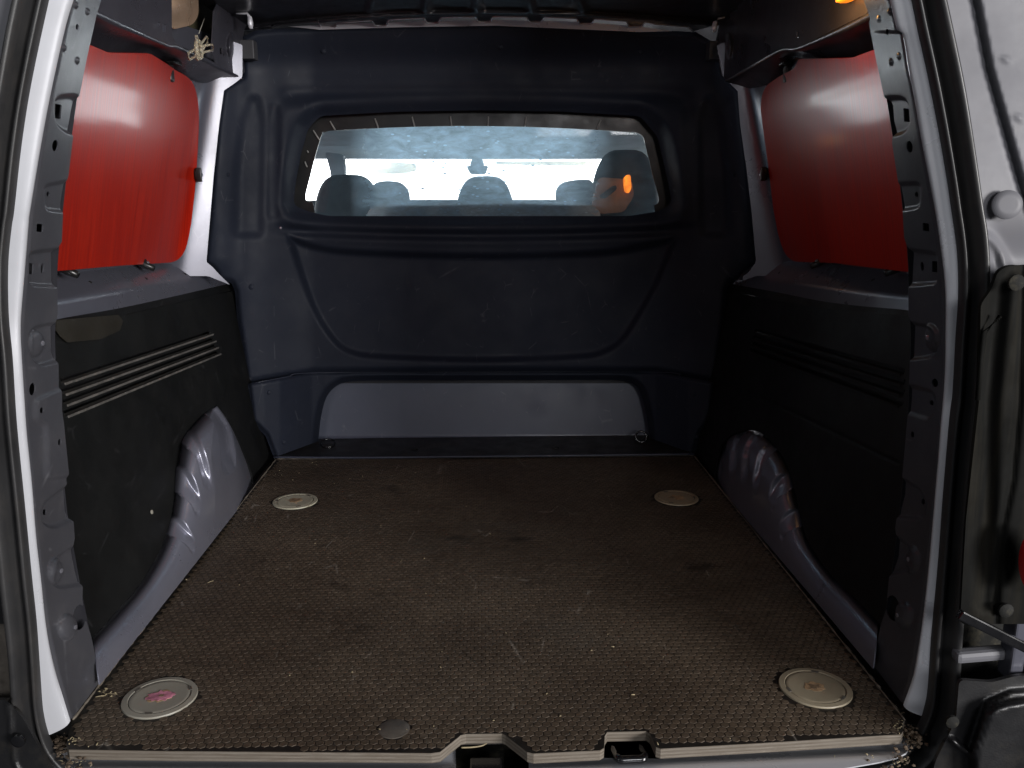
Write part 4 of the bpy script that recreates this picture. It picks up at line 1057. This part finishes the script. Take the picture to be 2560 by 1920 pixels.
S(tube('weathered_edge', onY(A(ll)[:, 0], A(ll)[:, 1], 1.03), .003, M['runs'], None, 6), cover)
tl = ellipse(2592, 1405, 46, 82, 28)
S_tail = flat('tail_lamp', tl, 0.985, M['redlens'], 5, .004, lambda u, v: 0.02 * ((u - 2592) / 46.0) ** 2 + .015 * ((v - 1405) / 82.0) ** 2)
S(flat('lamp_bezel', ellipse(2592, 1405, 66, 130, 28), 1.035, M['strut'], 8, .01), S_tail)
# under the cover: door check arm, silver bar, bumper corner
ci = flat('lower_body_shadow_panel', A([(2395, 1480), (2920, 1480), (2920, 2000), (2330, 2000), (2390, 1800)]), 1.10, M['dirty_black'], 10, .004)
a, b = onY(A([2398, 2590]), A([1535, 1632]), 1.0)
V_(bar_between('door_check_arm', a, b, .010, .013, M['strut'], None, .002))
a, b = onY(A([2385, 2530]), A([1640, 1628]), 1.06)
V_(bar_between('door_step_bar', a, b, .02, .016, M['quarter'], None, .006))
V_(box('hinge_bracket', onY(A([2535]), A([1600]), 1.05)[0], (.018, .03, .11), M['metal'], None, None, .003))
V_(lathe('bracket_bolt', [(.010, 0), (.010, .004), (.006, .007), (0, .007)], M['dirty_black'], None, onY(A([2512]), A([1524]), 1.03)[0], (0, -1, 0), 12))
def bdisp(u, v):
    q = np.stack([u, v], 1)
    d = seg_dist(q, A([(2382, 1852), (2430, 1890), (2470, 1760), (2530, 1735), (2920, 1700)]), False)[0]
    d2 = sdf(q, rounded([(2425, 1890), (2470, 1760), (2540, 1742), (2920, 1720), (2920, 1990), (2430, 1990)], 30))
    return -0.012 * np.exp(-(d / 7.0) ** 2) - 0.03 * sstep(d2, 10, -20)
bump = flat('bumper_corner', rounded([(2398, 1700), (2480, 1706), (2540, 1690), (2920, 1680), (2920, 2040), (2300, 2040), (2340, 1900), (2390, 1800)], 14), 1.02, M['black'], 7, .006, bdisp)
S(lathe('bumper_bolt', [(.009, 0), (.009, .004), (.005, .006), (0, .006)], M['dirty_black'], None, onY(A([2378]), A([1802]), 1.01)[0], (0, -1, 0), 12), bump)
# ---- outside, left of the doorway
flat('rear_quarter_panel', A([(-500, -60), (80, -60), (50, 60), (20, 240), (0, 400), (-20, 760), (-500, 760)]), 1.085, M['quarter'], 10, .004)
flat('hinge_cover', A([(-500, 740), (-10, 740), (0, 1250), (30, 1560), (-500, 1560)]), 1.09, M['black'], 10, .004)
flat('lower_body_panel', A([(-500, 1540), (40, 1540), (60, 1790), (-500, 1790)]), 1.10, M['disc'], 10, .004)
lb = flat('bumper_corner', rounded([(-500, 1752), (18, 1750), (60, 1800), (130, 1930), (180, 2040), (-500, 2040)], 10), 1.055, M['black'], 8, .006, lambda u, v: -0.006 * np.exp(-(seg_dist(np.stack([u, v], 1), A([(20, 1755), (36, 1905), (80, 1990)]), False)[0] / 4.0) ** 2))
S(lathe('bumper_bolt', [(.009, 0), (.009, .004), (.005, .006), (0, .006)], M['strut'], None, onY(A([48]), A([1850]), 1.045)[0], (0, -1, 0), 12), lb)

# unseen plate added behind the plastic bulkhead to stop sky light leaking
part_hole = big * 1.0; part_hole = (big - A([1204, 410])) * 1.06 + A([1204, 410])
V_(patch('light_stop_plate', A([(330, -110), (2080, -110), (2080, 1230), (330, 1230)]), lambda u, v: onY(u, v, 2.60 + 0 * u), 12.0, M['dark'], holes=[part_hole], thick=0.004))
# ---------------------------------------------------------------- cab seen through the pane
hl = [onY(A([560, 1850]), A([250, 250]), 2.60), onY(A([600, 1800]), A([330, 330]), 3.0), onY(A([640, 1760]), A([398, 398]), 3.55)]
V_(loft('cab_headliner', hl, M['headliner'], thick=0.02))
ws = [(860, 398), (1560, 398), (1600, 560), (800, 560)]
# windscreen posts and glass line
for pts in ([(640, 380), (862, 398), (875, 470), (640, 500)],):
    pass
def cabpoly(name, pts, Y, mat, r=10, step=8, thick=.02, disp=None):
    return V_(patch(name, rounded(pts, r), (lambda u, v: onY(u, v, Y + (disp(u, v) if disp else 0 * u))), step, mat, thick=thick))
cabpoly('sun_visor', [(868, 402), (1040, 408), (1040, 428), (1010, 434), (872, 436)], 3.35, M['cream'], 5, 6, .01)
cabpoly('sun_visor', [(1240, 404), (1485, 403), (1485, 414), (1240, 412)], 3.4, M['cream'], 4, 6, .01)
cabpoly('dashboard', [(560, 505), (900, 500), (1500, 500), (1850, 505), (1850, 640), (560, 640)], 3.3, M['seat'], 10, 12, .1)
cabpoly('windscreen_post', [(812, 380), (858, 385), (862, 440), (846, 520), (832, 520), (826, 430)], 3.2, M['headliner'], 6, 8, .05)
cabpoly('windscreen_post', [(1640, 385), (1700, 380), (1760, 520), (1665, 520)], 3.2, M['cream'], 6, 8, .05)
mir = empty('rear_view_mirror', onY(A([1192]), A([420]), 3.25)[0], 'small dark rear view mirror hanging in front of the windscreen', 'mirror')
for nm, pts in (('mirror_head', [(1165, 414), (1222, 414), (1214, 436), (1176, 436)]), ('mirror_stem', [(1180, 395), (1206, 395), (1212, 416), (1174, 416)])):
    o = patch(nm, rounded(pts, 6), lambda u, v: onY(u, v, 3.25 + 0 * u), 5, M['seat'], thick=.02); o.parent = mir
    o.matrix_parent_inverse = Matrix.Translation(-mir.location)

def headrest(u0, u1, vt, Y, label, mat, seatw=1.25, group='cab seats seen through the pane'):
    cu = (u0 + u1) / 2
    base = onY(A([cu]), A([560]), Y)[0]
    l, r = onY(A([u0, u1]), A([505, 505]), Y); t = onY(A([cu]), A([vt]), Y)[0]
    w = (r - l)[0] / 2; zt = t[2]; zb = l[2]
    e = empty('cab_seat', (base[0], Y, zb - .55), label, 'seat', group)
    bm = bmesh.new()
    H = zt - zb + 0.10
    n, mrows = 20, 14
    rings = []
    for i in range(mrows + 1):
        a = i / mrows * math.pi / 2
        zz = zb - .10 + H * math.sin(a); k = math.cos(a) ** 0.55 if i < mrows else 0
        rings.append([bm.verts.new((base[0] - e.location.x + w * k * math.cos(q) , 0.055 * (k ** .5) * math.sin(q) , zz - e.location.z)) for q in np.linspace(0, 2 * math.pi, n, endpoint=False)])
    for i in range(mrows):
        for k in range(n): bm.faces.new((rings[i][k], rings[i][(k + 1) % n], rings[i + 1][(k + 1) % n], rings[i + 1][k]))
    bmesh.ops.remove_doubles(bm, verts=bm.verts, dist=1e-4)
    bm.faces.new(rings[0][::-1]) if all(v.is_valid for v in rings[0]) else None
    from_bm('headrest', bm, mat, e)
    for sx in (-.05, .05): tube('headrest_post', [(sx, 0, zb - .12 - e.location.z), (sx, 0, zb - .2 - e.location.z)], .006, M['bolt'], e, 8)
    box('backrest', (0, .02, zb - .16 - .19 - e.location.z), (max(.36, w * 2 * seatw), .10, .36), M['seat'], e, None, .04)
    return e
headrest(783, 962, 436, 2.78, 'left cab seat with rounded dark headrest behind the smeared pane', M['headrest'])
headrest(1136, 1290, 440, 2.80, 'middle cab seat with dark domed headrest between the two bright gaps', M['headrest'])
headrest(1468, 1650, 374, 2.72, 'tall cab seat with dark headrest behind the modelled amber reflection', M['headrest'])
# further shapes in front of the seats
cabpoly('dashboard_hood', [(932, 458), (962, 451), (1000, 455), (1020, 474), (1026, 520), (925, 520)], 3.05, M['headliner'], 14, 6, .04)
cabpoly('dashboard_hood', [(1390, 476), (1406, 456), (1440, 449), (1480, 448), (1500, 520), (1392, 520)], 3.05, M['headliner'], 14, 6, .04)
# pale shelf panel along the lower edge of the pane
cabpoly('cab_shelf_panel', [(915, 545), (922, 524), (945, 512), (1180, 507), (1290, 505), (1470, 510), (1497, 524), (1504, 545)], 2.60, M['cabgrey'], 10, 6, .01)
# amber reflection in the pane, built as an added lamp, bulb and panel
hpan = cabpoly('amber_reflection_panel', [(1478, 520), (1490, 462), (1500, 443), (1545, 446), (1580, 452), (1585, 490), (1560, 530), (1500, 535)], 2.655, M['warm'] if 'warm' in M else M['tan'], 10, 5, .006)
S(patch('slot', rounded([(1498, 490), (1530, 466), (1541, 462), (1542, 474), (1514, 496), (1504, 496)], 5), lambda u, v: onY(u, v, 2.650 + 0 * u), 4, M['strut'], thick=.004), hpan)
cb = bpy.data.lights.new('amber_reflection_bulb', 'POINT'); cb.energy = 0.012; cb.color = (1.0, 0.45, 0.10); cb.shadow_soft_size = 0.01
cbo = bpy.data.objects.new('amber_reflection_bulb', cb); COL.objects.link(cbo); cbo.location = onY(A([1568]), A([462]), 2.60)[0]
al = cabpoly('amber_reflection_lamp', [(1558, 448), (1566, 438), (1576, 436), (1579, 470), (1572, 484), (1562, 480)], 2.64, M['amber'], 5, 4, .01)

# bright daylight in front of the van
def mat_sky():
    m, nt, b = new_mat('overcast_sky'); nt.nodes.remove(b)
    em = nt.nodes.new('ShaderNodeEmission'); em.inputs[0].default_value = (0.90, 0.96, 1.0, 1); em.inputs[1].default_value = 9.0
    nt.links.new(em.outputs[0], nt.nodes['Material Output'].inputs[0]); return m
aa = np.linspace(math.radians(40), math.radians(140), 25); rows = []
for z in (-0.6, 0.0, 1.5, 3.0, 4.5): rows.append(np.stack([9 * np.cos(aa), 1.5 + 9 * np.sin(aa), np.full(25, z)], 1))
sky = loft('sky', rows, mat_sky()); sky['kind'] = 'structure'

# ---------------------------------------------------------------- loose things
# clear plastic hanger clip on its thread
hc = onX(A([497]), A([128]), -0.565)[0]
hang = empty('plastic_hanger_clip', hc, 'clear yellowed plastic clip with splayed arms hanging from a thread', 'plastic clip')
def hp(u, v, dx=0.0): return onX(A([u]), A([v]), -0.565 + dx)[0] - hc
bm = bmesh.new()
for (u, v) in [(489, 90), (519, 96), (534, 118), (470, 143), (492, 146)]:
    a = hp(500, 124); b = hp(u, v); d = b - a; L_ = np.linalg.norm(d); nrm = np.cross(d / L_, A([1, 0, 0])) * .006
    tube_bm(bm, [a + nrm, a + nrm + d * .9, b, a - nrm + d * .9, a - nrm], .0024, 6)
from_bm('arms', bm, M['clear'], hang)
bm = bmesh.new(); tube_bm(bm, [hp(497, 124) + A([.0, .016 * math.cos(t), .016 * math.sin(t)]) for t in np.linspace(0, 2 * math.pi, 21)], .0045, 8, False)
from_bm('hub', bm, M['clear'], hang)
tube('thread', [hp(497, 84), hp(504, 65), hp(511, 46)], .0008, M['cap'], hang, 5)

# straw and crumbs on the floor (nobody could count them)
bm = bmesh.new()
rs = np.random.RandomState(5)
spots = [(172, 1850, 14, 20), (2262, 1815, 16, 24), (200, 1880, 30, 12), (2220, 1880, 40, 12), (700, 1150, 60, 25), (1000, 1500, 500, 26), (1500, 1650, 500, 22), (260, 1730, 20, 20), (400, 1440, 40, 12), (960, 1145, 200, 20)]
for (u, v, sp, k) in spots:
    for i in range(k):
        uu, vv_ = u + rs.randn() * sp, v + rs.randn() * sp * .5
        if vv_ > 1905 or vv_ < 1142: continue
        p = onZ(A([uu]), A([vv_]), 0.0)[0]
        zz = 0.0012 if in_board(p[None, :2])[0] else -0.016
        a = rs.rand() * 6.28; ln = rs.choice([.0015, .002, .003, .006, .010], p=[.5, .33, .12, .04, .01]); d = A([math.cos(a), math.sin(a), rs.rand() * .2]) * ln
        p = p + A([0, 0, zz])
        tube_bm(bm, [p - d, p + d * .2 + A([0, 0, .0004]), p + d], rs.uniform(.0003, .0009), 4)
deb = from_bm('floor_debris', bm, M['straw'], None); deb['kind'] = 'stuff'; tag(deb, 'straw bits and pale crumbs scattered on the plywood floor', 'debris')
# packed dirt in the doorway corners
bm = bmesh.new()
for (u, v, k, sp) in [(148, 1862, 130, 13), (2284, 1838, 130, 14), (185, 1898, 30, 18), (2246, 1884, 40, 24), (190, 1800, 14, 12), (2256, 1775, 14, 12)]:
    for i in range(k):
        p = onZ(A([u + rs.randn() * sp]), A([v + rs.randn() * sp]), -0.022 + rs.rand() * .012)[0]
        r = rs.uniform(.0008, .0036)
        m_ = bmesh.ops.create_icosphere(bm, subdivisions=1, radius=r)['verts']
        for w_ in m_: w_.co = Vector((w_.co.x * rs.uniform(.8, 1.4), w_.co.y * rs.uniform(.8, 1.4), w_.co.z * .6)) + Vector(p)
dirt = from_bm('packed_dirt', bm, M['dirt'], None, False); dirt['kind'] = 'stuff'; tag(dirt, 'brown dirt packed into the doorway corners beside the seal', 'dirt')
